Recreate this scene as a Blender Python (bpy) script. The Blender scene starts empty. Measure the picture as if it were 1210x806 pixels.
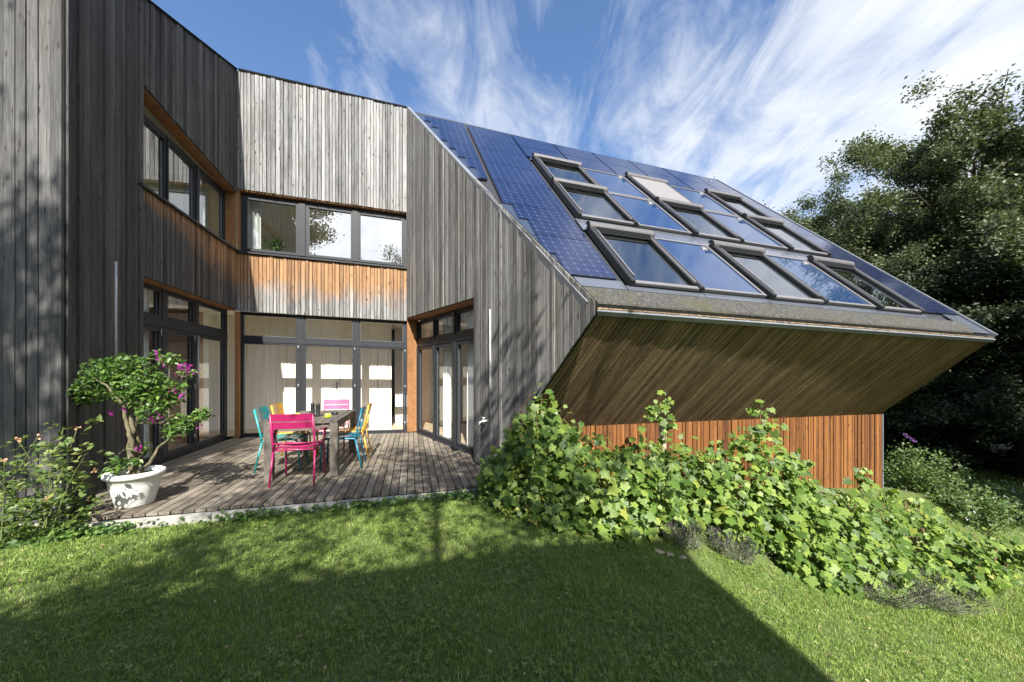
import bpy, math, random
import numpy as np
from mathutils import Vector, Matrix

R = math.radians
rng = np.random.default_rng(7)
random.seed(7)
scene = bpy.context.scene
COL = scene.collection
SHEAR = .019          # heights of terrace and house sheared along x about the camera, matching image skew


def L(x, y, z=0.0):
    return Vector((x, y, z - SHEAR * x))


# ------------------------------------------------------------------ object helpers
def new_obj(name, me, mats=None, parent=None):
    o = bpy.data.objects.new(name, me)
    COL.objects.link(o)
    if mats and me is not None:
        for m in (mats if isinstance(mats, (list, tuple)) else [mats]):
            me.materials.append(m)
    if parent is not None:
        o.parent = parent
    return o


def tag(o, label=None, cat=None, group=None, kind=None):
    if label: o['label'] = label
    if cat: o['category'] = cat
    if group: o['group'] = group
    if kind: o['kind'] = kind
    return o


def empty(name, loc=(0, 0, 0), rz=0.0):
    o = bpy.data.objects.new(name, None)
    COL.objects.link(o)
    o.location = loc
    o.rotation_euler = (0, 0, rz)
    o.empty_display_size = .1
    return o


def copy_tree(o, parent=None):
    c = o.copy()
    COL.objects.link(c)
    if parent is not None:
        c.parent = parent
    for ch in list(o.children):
        copy_tree(ch, c)
    return c


class MB:
    """collects shapes of one part"""
    def __init__(s):
        s.v = []; s.f = []; s.attr = []; s.mi = []; s.smooth = []

    def add(s, vs, fs, a=None, mi=0, smooth=False):
        b = len(s.v)
        s.v += [tuple(v) for v in vs]
        s.f += [tuple(i + b for i in f) for f in fs]
        s.attr += list(a) if a is not None else [0.0] * len(vs)
        s.mi += [mi] * len(fs)
        s.smooth += [smooth] * len(fs)

    def hexa(s, p, mi=0):
        """p: 8 corners, bottom loop then top loop"""
        s.add(p, [(3, 2, 1, 0), (4, 5, 6, 7), (0, 1, 5, 4), (1, 2, 6, 5), (2, 3, 7, 6), (3, 0, 4, 7)], mi=mi)

    def box(s, c, d, rz=0.0, mi=0, bev=0.0):
        hx, hy, hz = d[0] / 2, d[1] / 2, d[2] / 2
        ca, sa = math.cos(rz), math.sin(rz)
        def T(x, y, z):
            return (c[0] + x * ca - y * sa, c[1] + x * sa + y * ca, c[2] + z)
        if bev <= 0:
            s.hexa([T(-hx, -hy, -hz), T(hx, -hy, -hz), T(hx, hy, -hz), T(-hx, hy, -hz),
                    T(-hx, -hy, hz), T(hx, -hy, hz), T(hx, hy, hz), T(-hx, hy, hz)], mi)
        else:
            b = bev
            rings = []
            for z, i in ((-hz, b), (-hz + b, 0), (hz - b, 0), (hz, b)):
                rings.append([T(-hx + i, -hy + i, z), T(hx - i, -hy + i, z), T(hx - i, hy - i, z), T(-hx + i, hy - i, z)])
            vs = [p for r in rings for p in r]
            fs = [(3, 2, 1, 0), (12, 13, 14, 15)]
            for k in range(3):
                for j in range(4):
                    a = k * 4 + j; bb = k * 4 + (j + 1) % 4
                    fs.append((a, bb, bb + 4, a + 4))
            s.add(vs, fs, mi=mi)

    def prism(s, poly, vec, mi=0):
        n = len(poly)
        vec = Vector(vec)
        a = [Vector(p) for p in poly]; b = [p + vec for p in a]
        s.add(a + b, [tuple(range(n))[::-1], tuple(range(n, 2 * n))] + [(i, (i + 1) % n, n + (i + 1) % n, n + i) for i in range(n)], mi=mi)

    def poly(s, pts, mi=0):
        s.add(pts, [tuple(range(len(pts)))], mi=mi)

    def tube(s, path, r, n=8, mi=0, caps=True):
        path = [Vector(p) for p in path]
        m = len(path)
        rs = r if isinstance(r, (list, tuple)) else [r] * m
        t = [(path[min(i + 1, m - 1)] - path[max(i - 1, 0)]).normalized() for i in range(m)]
        up = Vector((0, 0, 1)) if abs(t[0].z) < .9 else Vector((1, 0, 0))
        x = t[0].cross(up).normalized()
        vs = []
        for i in range(m):
            x = (x - t[i] * x.dot(t[i])).normalized()
            y = t[i].cross(x)
            for k in range(n):
                a = 2 * math.pi * k / n
                vs.append(path[i] + (x * math.cos(a) + y * math.sin(a)) * rs[i])
        fs = [(i * n + k, i * n + (k + 1) % n, (i + 1) * n + (k + 1) % n, (i + 1) * n + k) for i in range(m - 1) for k in range(n)]
        if caps:
            fs += [tuple(range(n))[::-1], tuple(range((m - 1) * n, m * n))]
        s.add(vs, fs, mi=mi, smooth=True)

    def lathe(s, prof, c=(0, 0, 0), n=32, mi=0):
        vs = []
        for r, z in prof:
            for k in range(n):
                a = 2 * math.pi * k / n
                vs.append((c[0] + r * math.cos(a), c[1] + r * math.sin(a), c[2] + z))
        m = len(prof)
        fs = [(i * n + k, i * n + (k + 1) % n, (i + 1) * n + (k + 1) % n, (i + 1) * n + k) for i in range(m - 1) for k in range(n)]
        s.add(vs, fs, mi=mi, smooth=True)

    def build(s, name, mats, parent=None, attr=None):
        me = bpy.data.meshes.new(name)
        me.from_pydata(s.v, [], s.f)
        if attr:
            at = me.attributes.new(attr, 'FLOAT', 'POINT')
            at.data.foreach_set('value', np.array(s.attr, dtype=np.float32))
        me.polygons.foreach_set('material_index', s.mi)
        me.polygons.foreach_set('use_smooth', s.smooth)
        me.update()
        return new_obj(name, me, mats, parent)


def np_mesh(name, V, F):
    """V (n,3) float, F (m,k) int"""
    me = bpy.data.meshes.new(name)
    n = len(V); m, k = F.shape
    me.vertices.add(n)
    me.vertices.foreach_set('co', np.ascontiguousarray(V, dtype=np.float32).ravel())
    me.loops.add(m * k)
    me.loops.foreach_set('vertex_index', np.ascontiguousarray(F, dtype=np.int32).ravel())
    me.polygons.add(m)
    me.polygons.foreach_set('loop_start', np.arange(0, m * k, k, dtype=np.int32))
    me.update(calc_edges=True)
    return me


def scatter(name, pts, nrm, size, tv, tf, g=rng, tang=None):
    """one mesh of many copies of a small template (x = width, y = length, z = normal)"""
    pts = np.asarray(pts, float); N = len(pts)
    nrm = np.asarray(nrm, float)
    nrm = nrm / np.maximum(np.linalg.norm(nrm, axis=1, keepdims=True), 1e-6)
    t = g.normal(size=(N, 3)) if tang is None else np.asarray(tang, float)
    t = t - nrm * (t * nrm).sum(1, keepdims=True)
    t /= np.maximum(np.linalg.norm(t, axis=1, keepdims=True), 1e-6)
    b = np.cross(t, nrm)
    size = np.broadcast_to(np.asarray(size, float), (N,))
    tv = np.asarray(tv, float)
    V = pts[:, None, :] + size[:, None, None] * (tv[None, :, 0:1] * b[:, None, :] + tv[None, :, 1:2] * t[:, None, :] + tv[None, :, 2:3] * nrm[:, None, :])
    tf = np.asarray(tf, int)
    F = (np.arange(N)[:, None, None] * len(tv) + tf[None]).reshape(-1, tf.shape[1])
    return np_mesh(name, V.reshape(-1, 3), F)


# ------------------------------------------------------------------ materials
def mat(name):
    m = bpy.data.materials.new(name)
    m.use_nodes = True
    nt = m.node_tree
    return m, nt, nt.nodes['Principled BSDF'], nt.nodes['Material Output']


def N(nt, typ, **kw):
    n = nt.nodes.new(typ)
    for k, v in kw.items():
        if k.startswith('_'):
            setattr(n, k[1:], v)
        else:
            n.inputs[k.replace('__', ' ')].default_value = v
    return n


def ramp(nt, fac, stops, interp='LINEAR'):
    n = nt.nodes.new('ShaderNodeValToRGB')
    n.color_ramp.interpolation = interp
    el = n.color_ramp.elements
    while len(el) < len(stops): el.new(.5)
    for e, (p, c) in zip(el, stops):
        e.position = p
        e.color = (c[0], c[1], c[2], 1) if hasattr(c, '__len__') else (c, c, c, 1)
    nt.links.new(fac, n.inputs[0])
    return n.outputs[0]


def math_n(nt, op, a, b=None, clamp=False):
    n = nt.nodes.new('ShaderNodeMath'); n.operation = op; n.use_clamp = clamp
    for i, x in enumerate((a, b)):
        if x is None: continue
        if hasattr(x, 'is_output'): nt.links.new(x, n.inputs[i])
        else: n.inputs[i].default_value = x
    return n.outputs[0]


def mix_c(nt, fac, a, b, mode='MIX'):
    n = nt.nodes.new('ShaderNodeMix'); n.data_type = 'RGBA'; n.blend_type = mode
    for i, x in ((0, fac), (6, a), (7, b)):
        if hasattr(x, 'is_output'): nt.links.new(x, n.inputs[i])
        else: n.inputs[i].default_value = x if i == 0 else ((x[0], x[1], x[2], 1) if len(x) == 3 else x)
    return n.outputs[2]


def coords(nt, scale=(1, 1, 1), rot=(0, 0, 0), kind='Object'):
    tc = nt.nodes.new('ShaderNodeTexCoord')
    mp = nt.nodes.new('ShaderNodeMapping')
    mp.inputs['Scale'].default_value = scale
    mp.inputs['Rotation'].default_value = rot
    nt.links.new(tc.outputs[kind], mp.inputs[0])
    return mp.outputs[0]


def noise(nt, vec, scale, detail=4, rough=.55, dist=0.0):
    n = N(nt, 'ShaderNodeTexNoise', Scale=scale, Detail=detail, Roughness=rough, Distortion=dist)
    nt.links.new(vec, n.inputs['Vector'])
    return n.outputs['Fac']


def bump(nt, h, strength, dist, bsdf):
    b = N(nt, 'ShaderNodeBump', Strength=strength, Distance=dist)
    nt.links.new(h, b.inputs['Height'])
    nt.links.new(b.outputs[0], bsdf.inputs['Normal'])


def island(nt):
    return nt.nodes.new('ShaderNodeNewGeometry').outputs['Random Per Island']


def jitter_vec(nt, vec, rnd, amount=37.0):
    """shift a texture per board"""
    a = N(nt, 'ShaderNodeVectorMath', _operation='ADD')
    c = nt.nodes.new('ShaderNodeCombineXYZ')
    s = math_n(nt, 'MULTIPLY', rnd, amount)
    for i in range(3): nt.links.new(s, c.inputs[i])
    nt.links.new(vec, a.inputs[0]); nt.links.new(c.outputs[0], a.inputs[1])
    return a.outputs[0]


def wood_cladding(name, greys, warms, rough=.8, grain_scale=(38, 38, 1.6), knot=True, specular=.35):
    m, nt, b, out = mat(name)
    rnd = island(nt)
    base = coords(nt, (1, 1, 1))
    gv = jitter_vec(nt, coords(nt, grain_scale), rnd)
    g = noise(nt, gv, 1.9, 8, .72, .8)
    big = noise(nt, jitter_vec(nt, coords(nt, (3, 3, .5)), rnd, 11), 1.3, 3)
    f1 = math_n(nt, 'ADD', math_n(nt, 'MULTIPLY', g, .95), math_n(nt, 'MULTIPLY', math_n(nt, 'SUBTRACT', rnd, .5), .26))
    f1 = math_n(nt, 'ADD', f1, math_n(nt, 'MULTIPLY', math_n(nt, 'SUBTRACT', big, .5), .5))
    grey = ramp(nt, f1, [(.22, greys[0]), (.48, greys[1]), (.78, greys[2])])
    warm = ramp(nt, f1, [(.2, warms[0]), (.5, warms[1]), (.8, warms[2])])
    at = N(nt, 'ShaderNodeAttribute', _attribute_name='warm')
    wn = noise(nt, base, 2.3, 4)
    wfac = math_n(nt, 'ADD', at.outputs['Fac'], math_n(nt, 'MULTIPLY', math_n(nt, 'SUBTRACT', wn, .5), .7))
    wfac = math_n(nt, 'ADD', wfac, math_n(nt, 'MULTIPLY', math_n(nt, 'SUBTRACT', g, .5), .5))
    wfac = math_n(nt, 'MULTIPLY', wfac, math_n(nt, 'GREATER_THAN', at.outputs['Fac'], .001))
    wfac = ramp(nt, wfac, [(.25, 0.0), (.7, 1.0)])
    br_ = ramp(nt, noise(nt, base, 1.1, 4, .6), [(.42, 0.0), (.68, .30)])
    grey = mix_c(nt, br_, grey, mix_c(nt, 1.0, grey, (1.05, .86, .68), 'MULTIPLY'))
    col = mix_c(nt, wfac, grey, warm)
    if knot:
        v = N(nt, 'ShaderNodeTexVoronoi', Scale=1.0)
        nt.links.new(jitter_vec(nt, coords(nt, (13, 13, 4.2)), rnd, 19), v.inputs['Vector'])
        k = ramp(nt, v.outputs['Distance'], [(.10, 1.0), (.20, 0.0)])
        sc_ = nt.nodes.new('ShaderNodeSeparateColor'); nt.links.new(v.outputs['Color'], sc_.inputs[0])
        k = math_n(nt, 'MULTIPLY', k, math_n(nt, 'GREATER_THAN', sc_.outputs[0], .5))
        col = mix_c(nt, math_n(nt, 'MULTIPLY', k, .85), col, (.022, .018, .016))
    # dark weather streaks
    st = noise(nt, jitter_vec(nt, coords(nt, (60, 60, .7)), rnd, 7), 1.0, 5, .6)
    stf = ramp(nt, st, [(.52, 0.0), (.70, 1.0)])
    col = mix_c(nt, math_n(nt, 'MULTIPLY', stf, .55), col, mix_c(nt, .62, col, (.015, .014, .014)))
    nt.links.new(col, b.inputs['Base Color'])
    b.inputs['Roughness'].default_value = rough
    b.inputs['Specular IOR Level'].default_value = specular
    bump(nt, g, .35, .004, b)
    return m


def plain(name, c, rough=.5, metal=0.0, var=.0, scale=8, spec=.5, bumpy=0.0, coat=0.0):
    m, nt, b, out = mat(name)
    b.inputs['Roughness'].default_value = rough
    b.inputs['Metallic'].default_value = metal
    b.inputs['Specular IOR Level'].default_value = spec
    b.inputs['Coat Weight'].default_value = coat
    vec = coords(nt)
    n = noise(nt, vec, scale, 5, .6)
    d = tuple(x * (1 - var) for x in c); u = tuple(min(1, x * (1 + var)) for x in c)
    nt.links.new(ramp(nt, n, [(.3, d), (.7, u)]), b.inputs['Base Color'])
    if bumpy:
        bump(nt, noise(nt, vec, scale * 6, 4), bumpy, .003, b)
    return m


def glass(name, tint=(.965, .98, .975), f0=.07):
    m, nt, b, out = mat(name)
    nt.nodes.remove(b)
    tr = N(nt, 'ShaderNodeBsdfTransparent', Color=(*tint, 1))
    gl = N(nt, 'ShaderNodeBsdfGlossy', Roughness=.0, Color=(.96, .97, 1, 1))
    bp = N(nt, 'ShaderNodeBump', Strength=.03, Distance=.02)     # gentle waviness of real panes
    nt.links.new(noise(nt, coords(nt), .9, 1), bp.inputs['Height'])
    nt.links.new(bp.outputs[0], gl.inputs['Normal'])
    ge = nt.nodes.new('ShaderNodeNewGeometry')
    dt = N(nt, 'ShaderNodeVectorMath', _operation='DOT_PRODUCT')
    nt.links.new(ge.outputs['Normal'], dt.inputs[0]); nt.links.new(ge.outputs['Incoming'], dt.inputs[1])
    c = math_n(nt, 'SUBTRACT', 1.0, math_n(nt, 'ABSOLUTE', dt.outputs['Value']), True)
    f = math_n(nt, 'ADD', math_n(nt, 'MULTIPLY', math_n(nt, 'POWER', c, 5.0), 1 - f0), f0, True)
    mx = nt.nodes.new('ShaderNodeMixShader')
    nt.links.new(f, mx.inputs[0])
    nt.links.new(tr.outputs[0], mx.inputs[1]); nt.links.new(gl.outputs[0], mx.inputs[2])
    nt.links.new(mx.outputs[0], out.inputs[0])
    return m


def leaf_mat(name, dark, mid, light, rough=.45, trans=.35, yellow=None, ypos=.93):
    m, nt, b, out = mat(name)
    rnd = island(nt)
    n = noise(nt, coords(nt), 1.1, 3)
    f = math_n(nt, 'ADD', math_n(nt, 'MULTIPLY', rnd, .75), math_n(nt, 'MULTIPLY', n, .3))
    stops = [(.12, dark), (.5, mid), (.88, light)]
    if yellow: stops = [(.12, dark), (.5, mid), (.85, light), (ypos, yellow)]
    col = ramp(nt, f, stops)
    nt.links.new(col, b.inputs['Base Color'])
    b.inputs['Roughness'].default_value = rough
    b.inputs['Specular IOR Level'].default_value = .4
    tl = nt.nodes.new('ShaderNodeBsdfTranslucent')
    tc = mix_c(nt, .5, col, (min(1, light[0] * 1.5), min(1, light[1] * 1.6), light[2] * .6))
    nt.links.new(tc, tl.inputs['Color'])
    mx = N(nt, 'ShaderNodeMixShader', Fac=trans)
    nt.links.new(b.outputs[0], mx.inputs[1]); nt.links.new(tl.outputs[0], mx.inputs[2])
    nt.links.new(mx.outputs[0], out.inputs[0])
    return m


M = {}
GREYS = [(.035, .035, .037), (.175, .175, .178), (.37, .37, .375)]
WARMS = [(.09, .048, .024), (.28, .155, .075), (.44, .27, .145)]
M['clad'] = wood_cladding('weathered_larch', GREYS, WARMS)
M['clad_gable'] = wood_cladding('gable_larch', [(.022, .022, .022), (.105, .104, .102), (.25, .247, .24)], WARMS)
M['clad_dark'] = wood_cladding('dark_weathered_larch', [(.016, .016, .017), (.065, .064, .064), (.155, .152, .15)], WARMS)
M['clad_warm'] = wood_cladding('warm_larch', [(.02, .014, .011), (.06, .038, .027), (.12, .075, .05)],
                               [(.05, .018, .006), (.165, .064, .017), (.29, .125, .036)])
M['soffit'] = wood_cladding('soffit_larch', [(.06, .041, .023), (.155, .108, .06), (.27, .195, .115)], WARMS, grain_scale=(22, 22, 22), knot=False)
M['deck'] = wood_cladding('deck_boards', [(.05, .043, .034), (.155, .135, .108), (.28, .25, .205)], WARMS, grain_scale=(30, 3, 30), knot=False, rough=.7)
M['reveal'] = wood_cladding('reveal_larch', GREYS, [(.14, .065, .026), (.26, .125, .05), (.36, .19, .085)], grain_scale=(6, 6, 6), knot=False)
M['backing'] = plain('cladding_backing', (.012, .012, .012), .95, spec=.05)
M['frame'] = plain('anthracite_frame', (.020, .022, .027), .5, var=.12, spec=.3)
M['steel'] = plain('brushed_steel', (.30, .30, .31), .4, .9)
M['zinc'] = plain('zinc_trim', (.24, .255, .28), .42, .5, var=.12, scale=5)
M['zincmid'] = plain('weathered_zinc', (.17, .185, .205), .5, .3, var=.15, scale=5)
M['zincdark'] = plain('dark_zinc', (.13, .135, .15), .45, .5, var=.15, scale=4)
M['blank'] = plain('grey_blank_panel', (.085, .095, .12), .25, .1, var=.08, scale=3, coat=.4)
M['skin'] = plain('dark_roof_skin', (.018, .02, .024), .6)
M['infill'] = plain('glass_infill', (.035, .045, .07), .12, var=.05, scale=3, coat=.4)
M['alu'] = plain('skylight_cover', (.17, .165, .17), .4, .3, var=.08)
M['hood'] = plain('skylight_hood', (.105, .10, .105), .45, .2, var=.1)
M['aludark'] = plain('skylight_rail', (.03, .031, .034), .35, .2)
M['awning'] = plain('awning_cloth', (.14, .135, .14), .8, var=.05)
M['glass'] = glass('window_glass')
M['glass_up'] = glass('coated_window_glass', (.80, .84, .84), .36)
M['glass_roof'] = glass('solar_control_glass', (.30, .40, .44), .34)
M['collector'] = None
M['plaster'] = plain('white_plaster', (.86, .845, .81), .85, var=.03, scale=3)
M['veneer'] = wood_cladding('pale_veneer', [(.76, .72, .63), (.84, .80, .72), (.88, .85, .78)], WARMS, grain_scale=(9, 9, .8), knot=False, rough=.55)
M['brownpanel'] = plain('brown_wood_panel', (.34, .19, .10), .55, var=.25, scale=4)
M['floorwood'] = plain('oak_floor', (.50, .39, .27), .4, var=.2, scale=5)
M['curtain'] = plain('white_curtain', (.82, .81, .78), .9, var=.02)
M['concrete'] = plain('pale_concrete', (.31, .30, .28), .85, var=.12, scale=14, bumpy=.3)
M['tap'] = plain('chrome_tap', (.75, .75, .76), .25, .4)
M['whitepipe'] = plain('white_pipe', (.40, .41, .42), .4)


def collector_mat():
    m, nt, b, out = mat('solar_collector_glass')
    n = noise(nt, coords(nt), 2, 2)
    nt.links.new(ramp(nt, n, [(.3, (.012, .03, .085)), (.7, (.016, .038, .10))]), b.inputs['Base Color'])
    b.inputs['Roughness'].default_value = .03
    b.inputs['IOR'].default_value = 1.9
    b.inputs['Specular IOR Level'].default_value = .6
    bump(nt, noise(nt, coords(nt), .8, 1), .03, .02, b)
    return m


def pv_mat():
    m, nt, b, out = mat('solar_cells')
    tc = nt.nodes.new('ShaderNodeTexCoord')
    sep = nt.nodes.new('ShaderNodeSeparateXYZ')
    nt.links.new(tc.outputs['Object'], sep.inputs[0])
    P = .127
    ax = math_n(nt, 'ABSOLUTE', math_n(nt, 'SUBTRACT', math_n(nt, 'FRACT', math_n(nt, 'DIVIDE', sep.outputs[0], P)), .5))
    ay = math_n(nt, 'ABSOLUTE', math_n(nt, 'SUBTRACT', math_n(nt, 'FRACT', math_n(nt, 'DIVIDE', sep.outputs[1], P)), .5))
    corner = math_n(nt, 'GREATER_THAN', math_n(nt, 'ADD', ax, ay), .87)
    gap = math_n(nt, 'GREATER_THAN', math_n(nt, 'MAXIMUM', ax, ay), .488)
    lines = math_n(nt, 'MAXIMUM', corner, gap)
    bus = math_n(nt, 'GREATER_THAN', math_n(nt, 'ABSOLUTE', math_n(nt, 'SUBTRACT', math_n(nt, 'ABSOLUTE', math_n(nt, 'SUBTRACT', math_n(nt, 'FRACT', math_n(nt, 'DIVIDE', sep.outputs[0], P)), .5)), .2)), .19)
    n = noise(nt, tc.outputs['Object'], 5, 2)
    cell = ramp(nt, n, [(.3, (.004, .008, .032)), (.7, (.008, .014, .048))])
    oi = nt.nodes.new('ShaderNodeObjectInfo')
    cell = mix_c(nt, math_n(nt, 'MULTIPLY', oi.outputs['Random'], .45), cell, (.011, .018, .06))
    c = mix_c(nt, lines, cell, (.065, .08, .14))
    nt.links.new(c, b.inputs['Base Color'])
    b.inputs['Roughness'].default_value = .12
    b.inputs['IOR'].default_value = 1.55
    b.inputs['Coat Weight'].default_value = .15
    b.inputs['Coat Roughness'].default_value = .06
    return m


M['collector'] = collector_mat()
M['pv'] = pv_mat()


def moss_mat():
    m, nt, b, out = mat('mossy_gutter')
    v = coords(nt)
    n1 = noise(nt, v, 6, 6, .7); n2 = noise(nt, v, 28, 7, .8); n3 = noise(nt, v, 1.7, 4)
    grey = ramp(nt, n2, [(.32, (.010, .010, .009)), (.52, (.040, .039, .035)), (.72, (.125, .122, .112))])
    f = ramp(nt, math_n(nt, 'ADD', math_n(nt, 'MULTIPLY', n1, .6), math_n(nt, 'MULTIPLY', n3, .5)), [(.57, 0.0), (.68, 1.0)])
    nt.links.new(mix_c(nt, math_n(nt, 'MULTIPLY', f, .75), grey, (.045, .044, .014)), b.inputs['Base Color'])
    b.inputs['Roughness'].default_value = .85
    bump(nt, n2, .5, .01, b)
    return m


M['moss'] = moss_mat()

# ------------------------------------------------------------------ site plan (metres, from the camera's foot)
BL = (-5.61, 7.23); BR = (-2.41, 8.17); LN = (-4.92, 4.71); W4 = (-.649, 5.49); W1N = (-4.45, 3.54)
EA = (.767, 3.62); S0 = (-.045, 4.69); S1 = (7.467, 7.20); EB = (7.86, 5.79)
HOUSE_ROT = R(15.8)

S0v, S1v = Vector((*S0, 0)), Vector((*S1, 0))
wdir = (S1v - S0v).normalized(); wn = Vector((wdir.y, -wdir.x, 0))


def sm(a, b, x):
    t = np.clip((np.asarray(x, float) - a) / (b - a), 0, 1)
    return t * t * (3 - 2 * t)


def ground_z(x, y):
    x = np.asarray(x, float); y = np.asarray(y, float)
    xr = np.maximum(0, x - .25)
    slope = np.where(xr < 5.75, .27 * xr, .27 * 5.75 + .07 * (xr - 5.75))
    slope = slope - .27 * .25 * (1 - np.exp(-xr / .25)) * .9
    zl = -.098 - .012 * np.maximum(0, 5 - y) - slope - .11 * sm(-3.8, -4.5, x) * sm(2.2, 3.0, y)
    zl = zl - .019 * np.minimum(x, 0)  # same height shear for the ground left of the camera
    zl = np.where(x > 9, np.maximum(zl, -2.3 - .02 * (x - 9)), zl)
    t = (x - S0[0]) * wdir.x + (y - S0[1]) * wdir.y
    d = (x - S0[0]) * wn.x + (y - S0[1]) * wn.y
    zw = -.08 - .105 * np.clip(t, 0, 9)
    k = sm(.25, 2.1, d)
    k = np.where(t < -.2, 1.0, k)
    k = np.maximum(k, sm(8.4, 11, t))
    return zw * (1 - k) + zl * k


# ------------------------------------------------------------------ wall frames
class Wall:
    def __init__(s, P, Q, side):
        s.P = Vector((*P, 0)); s.e = (Vector((*Q, 0)) - s.P).normalized()
        s.len = (Vector((*Q, 0)) - s.P).length
        n = Vector((s.e.y, -s.e.x, 0))
        s.n = n if n.dot(Vector((*side, 0)) - s.P) > 0 else -n

    def at(s, a, out, z):
        p = s.P + s.e * a + s.n * out
        return L(p.x, p.y, z)

    def box(s, mb, a0, a1, o0, o1, z0, z1, mi=0):
        p = [s.at(a, o, z) for z in (z0, z1) for a, o in ((a0, o0), (a1, o0), (a1, o1), (a0, o1))]
        mb.hexa(p, mi)


def lin(a0, z0, a1, z1):
    return lambda a: z0 + (z1 - z0) * (a - a0) / (a1 - a0)


def clad(name, wall, regions, mtl, parent, warm=None, wr=(.050, .088), seed=1, seg=.28, out=.0):
    g = random.Random(seed)
    mb = MB()
    for (a0, a1, zb, zt) in regions:
        fb = zb if callable(zb) else (lambda a, q=zb: q)
        ft = zt if callable(zt) else (lambda a, q=zt: q)
        a = a0
        while a < a1 - .012:
            w = g.uniform(*wr)
            if a1 - (a + w) < .03: w = a1 - a
            gap = g.uniform(.009, .014)
            b0, b1 = a + gap / 2, a + w - gap / 2
            th = out + .020 + g.choice((0, 0, .003, .008, .014))
            zl0, zl1, zh0, zh1 = fb(b0), fb(b1), ft(b0), ft(b1)
            n = max(1, int(max(zh0 - zl0, zh1 - zl1) / seg))
            if min(zh0 - zl0, zh1 - zl1) < .01:
                a += w; continue
            vs = []; at = []
            for i in range(n + 1):
                q = i / n
                za, zc = zl0 + (zh0 - zl0) * q, zl1 + (zh1 - zl1) * q
                vs += [wall.at(b0, out, za), wall.at(b0, th, za), wall.at(b1, th, zc), wall.at(b1, out, zc)]
                at += [warm((b0 + b1) / 2, (za + zc) / 2) if warm else 0.0] * 4
            fs = []
            for i in range(n):
                o = i * 4
                for j in range(3):
                    fs.append((o + j, o + j + 1, o + j + 5, o + j + 4))
            fs += [(0, 1, 2, 3)[::-1], (n * 4, n * 4 + 1, n * 4 + 2, n * 4 + 3)]
            mb.add(vs, fs, at)
            a += w
    o = mb.build(name, mtl, parent, 'warm')
    bk = MB()
    for (a0, a1, zb, zt) in regions:
        fb = zb if callable(zb) else (lambda a, q=zb: q)
        ft = zt if callable(zt) else (lambda a, q=zt: q)
        p = [wall.at(a0, -.03, fb(a0) + .004), wall.at(a1, -.03, fb(a1) + .004), wall.at(a1, -.03, ft(a1) - .004), wall.at(a0, -.03, ft(a0) - .004)]
        bk.prism(p, wall.n * .027)
    bk.build('wall_core', M['backing'], o)
    return o


# ------------------------------------------------------------------ the house
house = empty('timber_house', L(-1, 7, 0))
tag(house, 'angular two storey house of weathered grey timber boards with a solar roof', 'house')
hinv = Matrix.Translation(-house.location)


class Off:
    """parts are modelled in site coordinates and hung under the house"""


def part(name, mb, mtl, parent=house, attr=None):
    o = mb.build(name, mtl, parent, attr)
    if parent is house:
        o.location = -house.location
    return o


cam_pt = (0, 0)
Wl = Wall(BL, LN, (0, 5)); Wb = Wall(BL, BR, (0, 0)); Wg = Wall(BR, EA, (-6, 0)); W1 = Wall(LN, W1N, (0, 5))
W0P = (-7.6, 3.36)
W0 = Wall(W1N, W0P, (-4, 0)); Ws = Wall(S0, S1, (3, 0))

roofL = lin(0, 7.46, 2.66, 6.27)
W1L = W1.len
roof1 = lin(0, 6.26, W1L, 5.55)


def place(o):
    if o.parent is house: o.location = -house.location
    return o


def warm_left(a, z):
    # less weathered under the sill, more so towards the inner corner
    t = (3.8 - z) / 1.2
    return max(0.0, min(1.0, 1.0 - t * (.75 + .42 * a) - .1 * a))


def warm_back(a, z):
    t = (3.8 - z) / 1.22
    return max(0.02, 1.1 - t * 1.05)


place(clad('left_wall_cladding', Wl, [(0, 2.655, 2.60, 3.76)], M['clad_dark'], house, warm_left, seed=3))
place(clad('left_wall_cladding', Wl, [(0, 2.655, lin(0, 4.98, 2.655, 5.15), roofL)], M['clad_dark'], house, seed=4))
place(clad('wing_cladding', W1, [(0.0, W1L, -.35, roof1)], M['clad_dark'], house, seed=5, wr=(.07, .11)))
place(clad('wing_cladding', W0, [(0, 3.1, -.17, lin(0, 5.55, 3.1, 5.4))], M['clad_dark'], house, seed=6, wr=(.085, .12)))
place(clad('back_wall_cladding', Wb, [(0.02, 3.335, 2.575, 3.75)], M['clad'], house, warm_back, seed=7))
place(clad('back_wall_cladding', Wb, [(0.02, 3.335, 5.06, lin(0, 7.46, 3.335, 7.44))], M['clad'], house, seed=8))
vl = lin(0, 7.43, 5.702, 2.09)
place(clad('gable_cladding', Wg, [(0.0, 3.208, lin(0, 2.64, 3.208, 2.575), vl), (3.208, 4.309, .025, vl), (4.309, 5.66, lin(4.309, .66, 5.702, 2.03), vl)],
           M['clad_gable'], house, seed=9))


def warm_low(a, z):
    return max(.02, min(1.2, 1.15 - max(0, (.1 - .05 * a) - z) * .9))


place(clad('lower_wall_cladding', Ws, [(0.0, Ws.len, -1.4, lin(0, .665, Ws.len, .733))], M['clad_warm'], house, warm_low, seed=10, wr=(.055, .09)))
# plinth under wing and lower wall
mb = MB(); W0.box(mb, -.01, 3.1, -.10, .028, -.6, -.175); place(mb.build('plinth', M['concrete'], house))
mb = MB(); Ws.box(mb, Ws.len - .0, Ws.len + .035, -.05, .03, -1.4, .735); place(mb.build('corner_trim', M['zinc'], house))

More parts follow.
